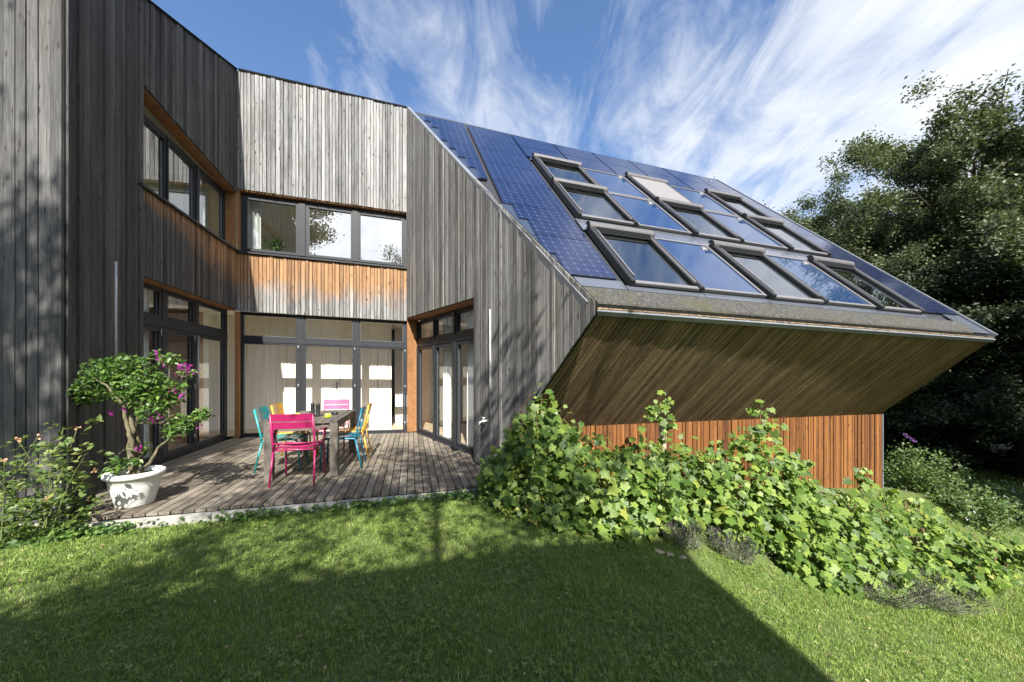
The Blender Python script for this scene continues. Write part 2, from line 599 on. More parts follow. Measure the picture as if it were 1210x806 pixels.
# soffit: boards fan from the lower wall out to the eave
A3, B3 = L(*EA, 2.08) + wdir * .006, L(*EB, 2.13)
s03, s13 = L(*S0, .672) + wdir * .006, L(*S1, .738)
mb = MB(); g = random.Random(21)
n_sof = 122
up = ((B3 - A3).cross(s03 - A3)).normalized()
if up.z > 0: up = -up          # outward, downward
for i in range(n_sof):
    t0, t1 = (i + .07) / n_sof, (i + .93) / n_sof
    o = up * g.choice((.0, .003, .006))
    q = [s03.lerp(s13, t0), s03.lerp(s13, t1), A3.lerp(B3, t1), A3.lerp(B3, t0)]
    top = [p - up * .02 for p in q]
    mb.hexa([p + o for p in q] + top)
place(mb.build('soffit', M['soffit'], house))
mb = MB(); mb.prism([p - up * .03 for p in (s03 + wdir * .09, s13 - wdir * .09, B3 - wdir * .09, A3 + wdir * .09)], -up * .03)
place(mb.build('soffit_backing', M['backing'], house))

# ---- roof plane and its grid
C3 = L(-2.393, 8.17, 7.44)
RA = L(*EA, 2.10); RB = L(*EB, 2.15)
eu = (RB - RA).normalized()
rn = eu.cross(C3 - RA).normalized()
if rn.z < 0: rn = -rn
ev = rn.cross(eu).normalized()
if ev.z < 0: ev = -ev


def RP(u, v, w=0.0):
    return RA + eu * u + ev * v + rn * w


RM = Matrix(((eu.x, ev.x, rn.x, 0), (eu.y, ev.y, rn.y, 0), (eu.z, ev.z, rn.z, 0), (0, 0, 0, 1)))


def roof_obj(name, mb, mtl, u, v, w=0.0, parent=house):
    o = mb.build(name, mtl, parent)
    T = Matrix.Translation(RP(u, v, w)) @ RM
    o.matrix_local = Matrix.Translation(-house.location) @ T if parent is house else T
    return o


CU, CV = (C3 - RA).dot(eu), (C3 - RA).dot(ev)
def verge_u(v): return CU * v / CV
def hip_u(v): return 7.42 - .55 * v / 7.03
VT = 7.06
roof_poly = [(0, 0), (7.42, 0), (6.87, VT), (CU, CV)]
mb = MB()
mb.prism([RP(u, v, -.02) for u, v in roof_poly], rn * -.06)
place(mb.build('roof', M['skin'], house))
# verge, hip and eave trims
mb = MB()
def trim(mb, p, q, w0, w1, h0, h1):
    """bar on the roof from p to q; w across, h along the roof normal"""
    a, b = RP(*p), RP(*q); d = (b - a).normalized(); c = rn.cross(d).normalized()
    mb.hexa([a + c * w0 + rn * h0, b + c * w0 + rn * h0, b + c * w1 + rn * h0, a + c * w1 + rn * h0,
             a + c * w0 + rn * h1, b + c * w0 + rn * h1, b + c * w1 + rn * h1, a + c * w1 + rn * h1])
trim(mb, (0, 0), (CU, CV), -.035, .03, -.09, .05)
place(mb.build('verge_trim', M['zinc'], house))
mb = MB(); trim(mb, (7.42, 0), (6.87, VT), -.03, .02, -.10, .045)
place(mb.build('hip_trim', M['zinc'], house))
mb = MB()
trim(mb, (-.0, -.012), (7.43, -.012), -.035, .012, -.08, -.025)
place(mb.build('eave_trim', M['zincmid'], house))
# mossy box gutter: a rounded ledge above the eave
mb = MB()
prof = [(.03, -.02), (.033, .015), (.055, .032), (.12, .04), (.22, .04), (.30, .033), (.34, .022), (.345, -.02)]
u0, u1 = .02, 6.86
ring0 = [RP(u0 - .18 * v, v, w) for v, w in prof]; ring1 = [RP(u1, v, w) for v, w in prof]
nn = len(prof)
seams = [u0, 2.2, 4.5, u1]
for a, b in zip(seams[:-1], seams[1:]):
    r0 = [RP((a if a > .1 else a - .2 * v) + .004, v, w) for v, w in prof]; r1 = [RP(b - .004, v, w) for v, w in prof]
    mb.add(r0 + r1, [(i, i + 1, nn + i + 1, nn + i) for i in range(nn - 1)] + [tuple(range(nn)), tuple(range(nn, 2 * nn))[::-1]], smooth=False)
place(mb.build('gutter', M['moss'], house))
# grey blank strips of the roof skin
def blank(u0, u1, v0, v1, w=.012):
    mb = MB(); mb.box(((u1 - u0) / 2, (v1 - v0) / 2, w / 2), (u1 - u0 - .012, v1 - v0 - .012, w))
    roof_obj('cover_strip', mb, M['blank'], u0, v0, .0)
UE = [.66, 1.78, 2.86, 4.0, 5.08, 6.26]
SEP = [-.5, .6, 1.68, 2.76, 3.84, 4.93, 6.02, 7.1]
for a, b in zip(UE[:-1], UE[1:]):
    blank(a, b, .36, .47); blank(a, b, 1.93, 2.33); blank(a, b, 5.22, 5.34)
# right filler by the hip
def right_fill(v0, v1, mtl, u=6.27, name='cover_strip'):
    mb = MB()
    mb.prism([(0, 0, 0), (hip_u(v0) - u - .03, 0, 0), (hip_u(v1) - u - .03, v1 - v0 - .012, 0), (0, v1 - v0 - .012, 0)], (0, 0, .014))
    roof_obj(name, mb, mtl, u, v0)
right_fill(.06, .55, M['blank'], 6.9)
# photovoltaic rows
PVR = [.56, 1.50, 2.45, 3.40, 4.36, 5.27, 6.18, VT]
def pv(u, v, w, hgt):
    mb = MB(); mb.box((w / 2, hgt / 2, .017), (w - .035, hgt - .018, .03)); roof_obj('solar_panel', mb, M['pv'], u, v)
def pv_poly(u, v, pts):
    mb = MB(); mb.prism([(x, y, .006) for x, y in pts], (0, 0, .03)); roof_obj('solar_panel', mb, M['pv'], u, v)
for i in range(7):
    v0, v1 = PVR[i], PVR[i + 1]
    hgt = v1 - v0
    # the outer columns are cut by the verge: glass infill with the cells stepped back from the edge
    PC_ = .127
    def stepped(c0, c1):
        """cells between c0 (left limit of the column) and c1"""
        ns_ = 2
        st = []
        for q in range(ns_):
            need = max(c0 + .005, verge_u(v0 + hgt * q / ns_) + .075)
            k = math.floor((c1 - need) / PC_ + 1e-6)
            st.append(c1 - PC_ * k - .02)
        return st
    def column(c0, c1):
        a, b = max(c0, verge_u(v0) + .035), max(c0, verge_u(v1) + .035)
        x0, x1 = stepped(c0, c1)
        if a > c0 + .001:
            mb = MB(); mb.prism([(min(a, c1 - .01), 0, 0), (c1 - .02, 0, 0), (c1 - .02, hgt - .014, 0), (b, hgt - .014, 0)], (0, 0, .02)); roof_obj('cover_strip', mb, M['infill'], 0, v0)
        h2 = hgt - .018
        if x1 > c1 - .1: return
        if x0 > c1 - .1: pv_poly(0, v0, [(x1, h2 * .5), (c1 - .02, h2 * .5), (c1 - .02, h2), (x1, h2)])
        elif x0 - x1 > .01: pv_poly(0, v0, [(x0, 0), (c1 - .02, 0), (c1 - .02, h2), (x1, h2), (x1, h2 * .5), (x0, h2 * .5)])
        else: pv_poly(0, v0, [(x0, 0), (c1 - .02, 0), (c1 - .02, h2), (x1, h2)])
    column(-.5, .6)
    if i >= 3: column(-1.62, -.5)
for j in range(1, 6):
    for i in (5, 6):
        pv(SEP[j], PVR[i] + (.07 if i == 5 else 0), 1.08, PVR[i + 1] - PVR[i] - (.07 if i == 5 else 0))
for i in range(7):
    v0, v1 = PVR[i], PVR[i + 1]; u = 6.28 if i < 5 else 6.03
    mb = MB(); h2 = v1 - v0 - .014
    mb.prism([(0, 0, .002), (hip_u(v0) - u - .04, 0, .002), (hip_u(v1) - u - .04, h2, .002), (0, h2, .002)], (0, 0, .03)); roof_obj('solar_panel', mb, M['pv'], u, v0)
# blank cover below the first pv column
mb = MB(); mb.prism([(.06, 0, 0), (.65, 0, 0), (.65, .18, 0), (.02, .18, 0)], (0, 0, .014)); roof_obj('cover_strip', mb, M['blank'], 0, .365)
# flat collectors between the skylights
for (a, b) in ((1.80, 2.84), (4.02, 5.06)):
    for (v0, v1) in ((.48, 1.92), (2.34, 3.76), (3.79, 5.20)):
        w, hh = b - a, v1 - v0
        mb = MB()
        for c, d in (((w / 2, .02, .03), (w, .04, .06)), ((w / 2, hh - .02, .03), (w, .04, .06)), ((.02, hh / 2, .03), (.04, hh - .081, .06)), ((w - .02, hh / 2, .03), (.04, hh - .081, .06))):
            mb.box(c, d, bev=.004)
        o = roof_obj('solar_collector', mb, M['alu'], a, v0)
        mp = MB(); mp.box((w / 2, hh / 2, .035), (w - .082, hh - .082, .02)); mp.build('collector_glass', M['collector'], o)
        mc = MB()   # small round pipe cap at the upper corner
        mc.lathe([(0.0, .058), (.05, .056), (.06, .048), (.062, .03)], (w - .13, hh - .14, .008), 18); mc.build('pipe_cap', M['alu'], o)

# ---- skylights
def skylight(u, v, w, hgt, closed=False):
    hb = .10                                              # frame height
    mb = MB()
    mb.box((.03, hgt / 2, hb / 2), (.06, hgt, hb), bev=.012)       # side rails
    mb.box((w - .03, hgt / 2, hb / 2), (.06, hgt, hb), bev=.012)
    mb.box((w / 2, .03, .012), (w - .13, .06, .024)); mb.box((w / 2, hgt - .04, .012), (w - .13, .08, .024))
    o = roof_obj('skylight', mb, M['aludark'], u, v)
    e = MB()
    e.box((w / 2, .03, .05), (w - .142, .06, .045), bev=.008)
    e.box((w / 2, hgt - .04, .055), (w - .142, .08, .055), bev=.008)
    e.box((.082, hgt / 2, .092), (.02, hgt - .2, .022)); e.box((w - .082, hgt / 2, .092), (.02, hgt - .2, .022))
    e.build('sash', M['alu'], o)
    p = MB()
    if closed:
        p.box((w / 2, hgt / 2 - .02, .095), (w - .19, hgt - .12, .012)); p.build('awning', M['awning'], o)
    else:
        p.poly([(.095, .08, .05), (w - .095, .08, .05), (w - .095, hgt - .08, .05), (.095, hgt - .08, .05)]); p.build('pane', M['glass_roof'], o)
        q = MB()   # pale timber of the reveal seen below the hood
        q.box((w / 2, hgt - .14, -.06), (w - .2, .05, .16)); q.box((w - .12, hgt / 2, -.06), (.03, hgt - .22, .16)); q.box((.12, hgt / 2, -.06), (.03, hgt - .22, .16))
        q.build('reveal', M['pine'], o)
        lv = MB()
        for i in range(5): lv.box((w / 2, hgt - .115 - .022 * i, .118 - .008 * i), (w - .16, .014, .012))
        lv.build('louvre', M['aludark'], o)
    # hood across the top, rounded
    hd = MB()
    n = 10
    ring = [(hgt - .11 + .078 * (1 - math.cos(math.pi * i / n)), .085 + .066 * math.sin(math.pi * i / n)) for i in range(n + 1)]
    r0 = [(.0, y, z) for y, z in ring]; r1 = [(w, y, z) for y, z in ring]
    hd.add(r0 + r1, [(i, i + 1, n + 2 + i, n + 1 + i) for i in range(n)], smooth=True)
    hd.add(r0 + r1, [(0, n + 1, 2 * n + 1, n)])
    hd.build('hood', M['hood'], o)
    for x in (-.012, w + .0):
        c = MB(); r = [(x, y, z) for y, z in ring]; r2 = [(x + .012, y, z) for y, z in ring]
        m_ = len(r); c.add(r + r2, [tuple(range(m_)), tuple(range(m_, 2 * m_))[::-1]] + [(i, (i + 1) % m_, m_ + (i + 1) % m_, m_ + i) for i in range(m_)])
        c.build('end_cap', M['aludark'], o)
    return o


M['pine'] = plain('pale_pine', (.30, .30, .22), .6, var=.05)
for (v0, v1) in ((.45, 1.93), (2.33, 3.77), (3.78, 5.22)):
    for j, u in enumerate((.70, 2.90, 5.12)):
        skylight(u, v0, 1.06, v1 - v0, closed=(j == 1 and v0 > 3.5))
# small lightning rod stub at the ridge end
mb = MB(); mb.tube([RP(6.8, VT, .02), RP(6.8, VT, .02) + Vector((0, 0, .22))], .008, 6); place(mb.build('lightning_rod', M['steel'], house))

# ---- upper roof, hidden sides and wing roof
RT = RP(6.87, VT); CT = RP(CU, CV)
BLt = L(*BL, 7.46)
back = Vector((-.272, .962, 0))
mb = MB()
rear = [p + back * 5 for p in (BLt, CT, RT)]
mb.prism([Wb.at(0, -.06, 7.45), Wb.at(3.3, -.06, 7.43), CT + back * .25 - Vector((0, 0, .02)), RT + back * .05 - Vector((0, 0, .02)), rear[2], rear[1], rear[0]], (0, 0, -.12))
place(mb.build('roof', M['zincdark'], house))
def wallquad(mb, p, q, z0p, z0q, vec=(0, 0, 0)):
    mb.poly([Vector((p.x, p.y, z0p)), Vector((q.x, q.y, z0q)), q, p])
mb = MB()
for p, q in ((rear[0], rear[1]), (rear[1], rear[2])): wallquad(mb, p, q, -2, -2)
mb.poly([L(*S1, -2), L(*S1, .735), RB - rn * .1, RT - rn * .1, rear[2] - Vector((0, 0, .1)), Vector((rear[2].x, rear[2].y, -2))])
wingb = L(-9.5, 8.5, 5.2)
mb.poly([Vector((rear[0].x, rear[0].y, -2)), rear[0], wingb, Vector((wingb.x, wingb.y, -2))])
w0e = L(*W0P, 5.39)
place(mb.build('rear_wall', M['backing'], house))
mb = MB()
wt = [L(*BL, 7.455), L(*LN, 6.268), L(*W1N, 5.545), L(*W0P, 5.395), wingb, rear[0]]
for tri in ((0, 1, 4), (1, 2, 3), (1, 3, 4), (0, 4, 5)): mb.prism([wt[i] for i in tri], (0, 0, -.08))
place(mb.build('wing_roof', M['zincdark'], house))
# dark roof edge flashing along the top of the walls
mb = MB()
def flash(wall, a0, z0, a1, z1):
    p = [wall.at(a, o, z) for (a, z) in ((a0, z0), (a1, z1)) for o in (-.035, .042)]
    q = [v + Vector((0, 0, .035)) for v in p]
    mb.hexa([p[0], p[2], p[3], p[1], q[0], q[2], q[3], q[1]])
flash(Wl, 0.05, roofL(.05) + .002, 2.655, roofL(2.655)); flash(W1, 0, 6.262, W1L + .03, 5.55); flash(Wb, .05, 7.462, 3.38, 7.44); flash(W0, 0, 5.55, 3.1, 5.4)
place(mb.build('roof_flashing', M['backing'], house))

# ---- window and door units
def ring_frame(mb, wall, a0, a1, z0, z1, o0, o1, w):
    wall.box(mb, a0, a1, o0, o1, z0, z0 + w); wall.box(mb, a0, a1, o0, o1, z1 - w, z1)
    wall.box(mb, a0, a0 + w, o0, o1, z0 + w, z1 - w); wall.box(mb, a1 - w, a1, o0, o1, z0 + w, z1 - w)


def unit(name, wall, a0, a1, z0, z1, o, fw=.06, th=.07, handle=None, glassm=None, hinge=None, mtl=None):
    mb = MB(); ring_frame(mb, wall, a0, a1, z0, z1, o - th, o, fw)
    ob = place(mb.build(name, mtl or M['frame'], house))
    mp = MB(); oo = o - th * .55; mp.poly([wall.at(a0 + fw - .004, oo, z0 + fw - .004), wall.at(a1 - fw + .004, oo, z0 + fw - .004), wall.at(a1 - fw + .004, oo, z1 - fw + .004), wall.at(a0 + fw - .004, oo, z1 - fw + .004)])
    mp.build('pane', glassm or M['glass'], ob)
    ms = MB(); ring_frame(ms, wall, a0 + fw - .002, a1 - fw + .002, z0 + fw - .002, z1 - fw + .002, o - th * .5 + .001, o - th * .5 + .006, .008)
    ms.build('glazing_bead', M['zinc'], ob)
    if handle is not None:
        mh = MB()
        wall.box(mh, handle - .018, handle + .018, o + .001, o + .012, .98, 1.14)
        wall.box(mh, handle - .012, handle + .012, o + .012, o + .05, 1.06, 1.085)
        wall.box(mh, handle - .012, handle + .10, o + .05, o + .066, 1.06, 1.085)
        mh.build('handle', M['steel'], ob)
    if hinge is not None:
        for z in (z0 + .12, (z0 + z1) / 2, z1 - .14):
            mh = MB(); p = wall.at(hinge, o + .012, z); mh.tube([p, p + Vector((0, 0, .11))], .009, 8); mh.build('hinge', M['steel'], ob)
    return ob


def casing(wall, a0, a1, z0, z1, o0, o1, w=.05):
    mb = MB(); ring_frame(mb, wall, a0, a1, z0, z1, o0, o1, w)
    return place(mb.build('window_casing', M['frame'], house))


def reveal_boards(wall, a0, a1, z0, z1, o0, top=True, left=True, right=True, th=.022, o1=-.003):
    mb = MB()
    if top:
        za, zb = z1 if not callable(z1) else z1(a0), z1 if not callable(z1) else z1(a1)
        p = [wall.at(a0, o0, za - th), wall.at(a1, o0, zb - th), wall.at(a1, o1, zb - th), wall.at(a0, o1, za - th)]
        q = [wall.at(a0, o0, za), wall.at(a1, o0, zb), wall.at(a1, o1, zb), wall.at(a0, o1, za)]
        mb.hexa(p + q)
    zt = (lambda a: z1(a)) if callable(z1) else (lambda a: z1)
    if left: wall.box(mb, a0, a0 + th, o0, o1, z0, zt(a0) - th - .002)
    if right: wall.box(mb, a1 - th, a1, o0, o1, z0, zt(a1) - th - .002)
    mb.attr = [1.2] * len(mb.v)
    return place(mb.build('reveal_boards', M['reveal'], house, 'warm'))


# recess, left wall: upper window band (set back), three sashes
I = -.17
reveal_boards(Wl, .0, 2.65, 3.82, lin(.0, 4.985, 2.65, 5.145), I - .03, left=True, right=False)
casing(Wl, .024, 2.645, 3.80, 4.962, I - .08, I - .012, .05)
for a0, a1 in ((.076, .97), (1.04, 1.785), (1.80, 2.585)):
    unit('upper_window', Wl, a0, a1, 3.87, 4.91, I + .0, .045, .07, glassm=M['glass_up'])
for a in (1.005, 1.7925):
    mb = MB(); h_ = .033 if a < 1.5 else .0065; Wl.box(mb, a - h_, a + h_, I - .08, I + .02, 3.857, 4.905); place(mb.build('mullion', M['frame'], house))
mb = MB(); Wl.box(mb, .0, 2.70, I - .02, .07, 3.765, 3.797); place(mb.build('window_sill', M['frame'], house))
# ground floor glazing of the left wall
I = -.16
reveal_boards(Wl, .0, 2.652, .02, 2.598, I - .03, left=False, right=False)
for a0, a1 in ((.03, 1.02), (1.085, 1.84), (1.92, 2.65)):
    unit('glass_door', Wl, a0, a1, .03, 1.995, I, .065, .075, hinge=a0 + .03 if a0 > .3 else None)
    unit('transom_window', Wl, a0, a1, 2.115, 2.57, I, .055, .07)
mb = MB()
Wl.box(mb, .0, 2.652, I - .085, I + .012, 1.998, 2.112)
for a in (1.0525, 1.88, .014): Wl.box(mb, a - .013 if a < .1 else a - .03, a + .013 if a < .1 else a + .03, I - .085, I + .006, .03, 1.996); Wl.box(mb, a - .013 if a < .1 else a - .03, a + .013 if a < .1 else a + .03, I - .085, I + .006, 2.114, 2.573)
place(mb.build('mullion', M['frame'], house))
mb = MB(); p = Wl.at(1.06, I + .035, .1); mb.tube([p, Wl.at(1.06, I + .035, 1.96)], .014, 8); place(mb.build('pull_bar', M['steel'], house))
mb = MB(); Wl.box(mb, .10, 2.652, I - .09, I + .05, -.03, .027); place(mb.build('threshold', M['frame'], house))

# recess, back wall: upper band
I = -.10
reveal_boards(Wb, .02, 3.325, 3.80, 5.058, I - .03, left=True, right=False)
casing(Wb, .045, 3.322, 3.795, 5.03, I - .08, I - .005, .05)
for a0, a1 in ((.105, 1.105), (1.235, 2.185), (2.275, 3.265)):
    unit('upper_window', Wb, a0, a1, 3.85, 4.975, I + .01, .055, .07, glassm=M['glass_up'], mtl=M['sash'] if False else None)
mb = MB()
for a in (1.17, 2.23): Wb.box(mb, a - .06, a + .06, I - .08, I + .03, 3.848, 4.978)
place(mb.build('mullion', M['frame'], house))
mb = MB(); Wb.box(mb, .0, 3.335, I - .02, .07, 3.755, 3.787); place(mb.build('window_sill', M['frame'], house))
# ground floor
I = -.07
for a0, a1 in ((.065, 1.08), (1.205, 2.195), (2.30, 3.275)):
    unit('glass_door', Wb, a0, a1, .03, 1.955, I, .033, .075, hinge=a1 + .022 if a0 < 2 else a1 + .012)
    unit('transom_window', Wb, a0, a1, 2.06, 2.545, I, .03, .07)
mb = MB()
Wb.box(mb, .04, 3.33, I - .08, I + .012, 1.957, 2.058)
for a, w in ((1.1425, .0605), (2.2475, .0505), (.0505, .0125), (3.3025, .0255)):
    Wb.box(mb, a - w, a + w, I - .08, I + .004, .03, 1.955); Wb.box(mb, a - w, a + w, I - .08, I + .004, 2.06, 2.55)
    if w > .04: Wb.box(mb, a - .01, a + .01, I + .004, I + .022, .03, 1.955)
place(mb.build('mullion', M['frame'], house))
mb = MB(); Wb.box(mb, .05, 3.335, I - .085, I + .03, 2.552, 2.574); place(mb.build('head_trim', M['frame'], house))
mb = MB(); Wb.box(mb, .03, 3.335, I - .085, I + .05, -.03, .027); place(mb.build('threshold', M['frame'], house))
# warm corner posts
mb = MB(); Wb.box(mb, -.02, .052, -.12, .015, .0, 2.56); mb.attr = [1.2] * len(mb.v); place(mb.build('corner_post', M['reveal'], house, 'warm'))

# gable glazing, set back behind the cladding
I = -.24
reveal_boards(Wg, -.02, 3.206, .02, lin(-.02, 2.637, 3.206, 2.573), I - .02, left=True, right=False)
for a0, a1 in ((.03, .99), (1.03, 1.94), (2.03, 3.18)):
    unit('glass_door', Wg, a0, a1, .03, 1.985, I, .065, .075, hinge=a1 + .02)
    unit('transom_window', Wg, a0, a1, 2.115, 2.555, I, .055, .07)
mb = MB()
Wg.box(mb, .0, 3.206, I - .08, I + .012, 1.988, 2.112)
for a, w in ((.0155, .0135), (1.01, .018), (1.985, .043)):
    Wg.box(mb, a - w, a + w, I - .08, I + .02, .03, 1.986); Wg.box(mb, a - w, a + w, I - .08, I + .02, 2.114, 2.556)
Wg.box(mb, .0, 3.206, I - .08, I + .02, 2.558, 2.566)
place(mb.build('mullion', M['frame'], house))
mb = MB(); Wg.box(mb, .0, 3.206, I - .09, I + .05, -.03, .027); place(mb.build('threshold', M['frame'], house))
mb = MB(); Wg.box(mb, 3.19, 3.207, I - .1, .02, .0, 2.6); place(mb.build('door_jamb', M['frame'], house))
mb = MB(); Wg.box(mb, 3.21, 4.33, -.14, .005, -.5, .012); place(mb.build('plinth', M['backing'], house))

# pipes and tap on the gable, pipe on the wing
mb = MB(); mb.tube([Wg.at(3.735, .05, .80), Wg.at(3.735, .05, 2.31)], .011, 8); place(mb.build('conduit_pipe', M['whitepipe'], house))
mb = MB(); mb.tube([W1.at(.60, .05, 1.0), W1.at(.60, .05, 2.62)], .012, 8); place(mb.build('conduit_pipe', M['whitepipe'], house))
mb = MB()
c = Wg.at(3.60, 0, .70)
mb.tube([c + Wg.n * .02, c + Wg.n * .10], .019, 10); mb.tube([c + Wg.n * .10, c + Wg.n * .145 + Vector((0, 0, -.015)), c + Wg.n * .15 + Vector((0, 0, -.06))], .012, 10)
mb.tube([c + Wg.n * .085, c + Wg.n * .085 + Vector((0, 0, .05))], .007, 8); mb.tube([c + Wg.n * .085 + Wg.e * .045 + Vector((0, 0, .05)), c + Wg.n * .085 - Wg.e * .045 + Vector((0, 0, .05))], .009, 8)
mb.lathe([(.0, .0), (.035, .0), (.035, .008), (0, .008)], (0, 0, 0), 12) if False else None
place(mb.build('outdoor_tap', M['tap'], house))

# ---- rooms behind the glass
def inner(name, pts, mtl, vec=None):
    mb = MB()
    if vec is None: mb.poly(pts)
    else: mb.prism(pts, vec)
    return place(mb.build(name, mtl, house))
def Pw(wall, a, out, z): return wall.at(a, out, z)
fl = [L(-9.2, 8.6, 0), L(*BL, 0), L(*LN, 0), L(-6.6, 3.3, 0)]
inner('room_floor', [Wl.at(0, -.18, .0), Wl.at(2.66, -.18, .0), Wl.at(2.66, -3.2, .0), Wl.at(-.1, -3.2, .0)], M['floorwood'])
inner('room_floor', [Wb.at(-.1, -.16, .0), Wb.at(3.4, -.16, .0), Wb.at(5.5, -1.6, 0), Wb.at(5.5, -2.4, .0), Wb.at(-3.2, -2.4, .0), Wb.at(-3.2, -.2, .0)], M['floorwood'])
inner('room_floor', [Wg.at(0, -.34, .002), Wg.at(4.2, -.3, .002), Ws.at(7.6, -.3, .002), Ws.at(6.6, -5.5, .002), Wb.at(4, -2.3, .002)], M['floorwood'])
# corridor wall with flush doors behind the back glazing
inner('interior_wall', [Wb.at(-3.2, -1.08, 0), Wb.at(2.95, -1.08, 0), Wb.at(2.95, -1.08, 2.62), Wb.at(-3.2, -1.08, 2.62)], M['veneer'])
inner('interior_wall', [Wb.at(3.0, -1.9, 0), Wb.at(5.6, -1.9, 0), Wb.at(5.6, -1.9, 2.62), Wb.at(3.0, -1.9, 2.62)], M['plaster'])
mb = MB()
for a in (.95, 1.75, 2.62): Wb.box(mb, a - .006, a + .006, -1.078, -1.068, .02, 2.08)
for a0, a1 in ((.95, 1.75),): Wb.box(mb, a0, a1, -1.078, -1.068, 2.08, 2.092)
place(mb.build('door_gap', M['zincdark'], house))
mb = MB(); Wb.box(mb, 1.66, 1.70, -1.07, -1.055, .95, 1.12); Wb.box(mb, 1.66, 1.68, -1.055, -1.01, 1.04, 1.06); Wb.box(mb, 1.56, 1.68, -1.01, -.995, 1.04, 1.06)
place(mb.build('door_handle', M['steel'], house))
inner('ceiling', [Wb.at(-3.2, -.12, 2.62), Wb.at(5.5, -.12, 2.62), Wb.at(5.5, -2.4, 2.62), Wb.at(-3.2, -2.4, 2.62)], M['plaster'], (0, 0, .15))
# left room
inner('interior_wall', [Wl.at(.0, -1.7, 0), Wl.at(2.9, -1.7, 0), Wl.at(2.9, -1.7, 2.62), Wl.at(.0, -1.7, 2.62)], M['plaster'])
inner('ceiling', [Wl.at(.0, -.18, 2.615), Wl.at(3, -.18, 2.615), Wl.at(3, -3.2, 2.615), Wl.at(-.0, -3.2, 2.615)], M['plaster'], (0, 0, .15))
inner('brown_cabinet', [Wl.at(.02, -.55, .02), Wl.at(.50, -.55, .02), Wl.at(.50, -.55, 2.5), Wl.at(.02, -.55, 2.5)], M['brownpanel'], Wl.n * -.6)
def curtain(wall, a0, a1, z0, z1, o, waves=6, seed=0):
    mb = MB(); n = waves * 8
    vs = []
    for i in range(n + 1):
        a = a0 + (a1 - a0) * i / n
        d = .035 * math.sin(2 * math.pi * waves * i / n) + .012 * math.sin(5.1 * i + seed)
        vs += [wall.at(a, o + d * 1.15, z0), wall.at(a, o + d, z1)]
    mb.add(vs, [(2 * i, 2 * i + 2, 2 * i + 3, 2 * i + 1) for i in range(n)], smooth=True)
    return place(mb.build('curtain', M['curtain'], house))
curtain(Wl, 1.86, 2.75, .03, 2.55, -.36, 8)
curtain(Wl, 1.95, 2.6, 3.86, 5.0, -.36, 6); curtain(Wl, .55, .95, 3.86, 5.0, -.36, 4, 2)
curtain(Wg, 2.05, 2.35, .03, 2.5, -.5, 4, 3); curtain(Wg, .95, 1.25, .03, 2.5, -.5, 4, 5)
curtain(Wb, .10, .32, 3.86, 5.0, -.32, 3, 1)
# upper rooms
inner('ceiling', [Wb.at(-3, -.12, 5.12), Wb.at(3.4, -.12, 5.12), Wb.at(3.4, -3.4, 5.12), Wb.at(-3, -3.4, 5.12)], M['plaster'], (0, 0, .12))
inner('interior_wall', [Wb.at(-3, -3.2, 3), Wb.at(3.4, -3.2, 3), Wb.at(3.4, -3.2, 5.12), Wb.at(-3, -3.2, 5.12)], M['plaster'])
inner('interior_wall', [Wb.at(3.38, -.2, 3), Wb.at(3.38, -3.2, 3), Wb.at(3.38, -3.2, 5.12), Wb.at(3.38, -.2, 5.12)], M['plaster'])
inner('room_floor', [Wb.at(-3, -.14, 3.1), Wb.at(3.4, -.14, 3.1), Wb.at(3.4, -3.4, 3.1), Wb.at(-3, -3.4, 3.1)], M['floorwood'], (0, 0, .1))
inner('ceiling', [Wl.at(-.1, -.2, 5.2), Wl.at(3, -.2, 5.2), Wl.at(3, -3.2, 5.2), Wl.at(-.1, -3.2, 5.2)], M['plaster'], (0, 0, .1))
inner('interior_wall', [Wl.at(-.1, -2.6, 3), Wl.at(3, -2.6, 3), Wl.at(3, -2.6, 5.2), Wl.at(-.1, -2.6, 5.2)], M['plaster'])
inner('room_floor', [Wl.at(-.1, -.2, 3.1), Wl.at(3, -.2, 3.1), Wl.at(3, -3.2, 3.1), Wl.at(-.1, -3.2, 3.1)], M['floorwood'], (0, 0, .1))
# room under the solar roof: back wall
inner('interior_wall', [Wb.at(3.4, -3.0, 0), Ws.at(7.0, -4.8, 0), Ws.at(7.0, -4.8, 6), Wb.at(3.4, -3.0, 6)], M['plaster'])
pl = MB(); pl.lathe([(0.001, -.14)] + [(.14 * math.sin(math.pi * i / 12), -.14 * math.cos(math.pi * i / 12)) for i in range(1, 12)] + [(.001, .14)], tuple(Wl.at(2.3, -.75, 2.28)), 20)
lamp = pl.build('paper_lamp', M['curtain']); tag(lamp, 'round white paper lamp hanging behind the transom window of the left glazing', 'lamp')
lc = MB(); p = Wl.at(2.3, -.75, 2.42); lc.tube([p, p + Vector((0, 0, .19))], .003, 6); lc.build('cord', M['curtain'], lamp)

# ------------------------------------------------------------------ deck
dd = Vector((-math.sin(HOUSE_ROT), math.cos(HOUSE_ROT), 0)); dn = Vector((dd.y, -dd.x, 0))
front0, front1 = Vector((-3.86, 3.235, 0)), Vector((.06, 4.575, 0))
deck_poly = [front0, front1, Vector((-.645, 5.50, 0)) + Vector((.05, .03, 0)), Vector((-.33, 5.62, 0)), Vector((-2.25, 8.3, 0)), Vector((-5.7, 7.30, 0)), Vector((-4.98, 4.70, 0)), Vector((-4.66, 4.0, 0))]
def clip_line(poly, p, d):
    ts = []
    n = len(poly)
    for i in range(n):
        a, b = poly[i], poly[(i + 1) % n]
        e = b - a
        den = d.x * e.y - d.y * e.x
        if abs(den) < 1e-9: continue
        w = a - p
        t = (w.x * e.y - w.y * e.x) / den
        s = (w.x * d.y - w.y * d.x) / den
        if 0 <= s < 1: ts.append(t)
    ts.sort()
    return ts
mb = MB(); g = random.Random(5)
pitch = .095
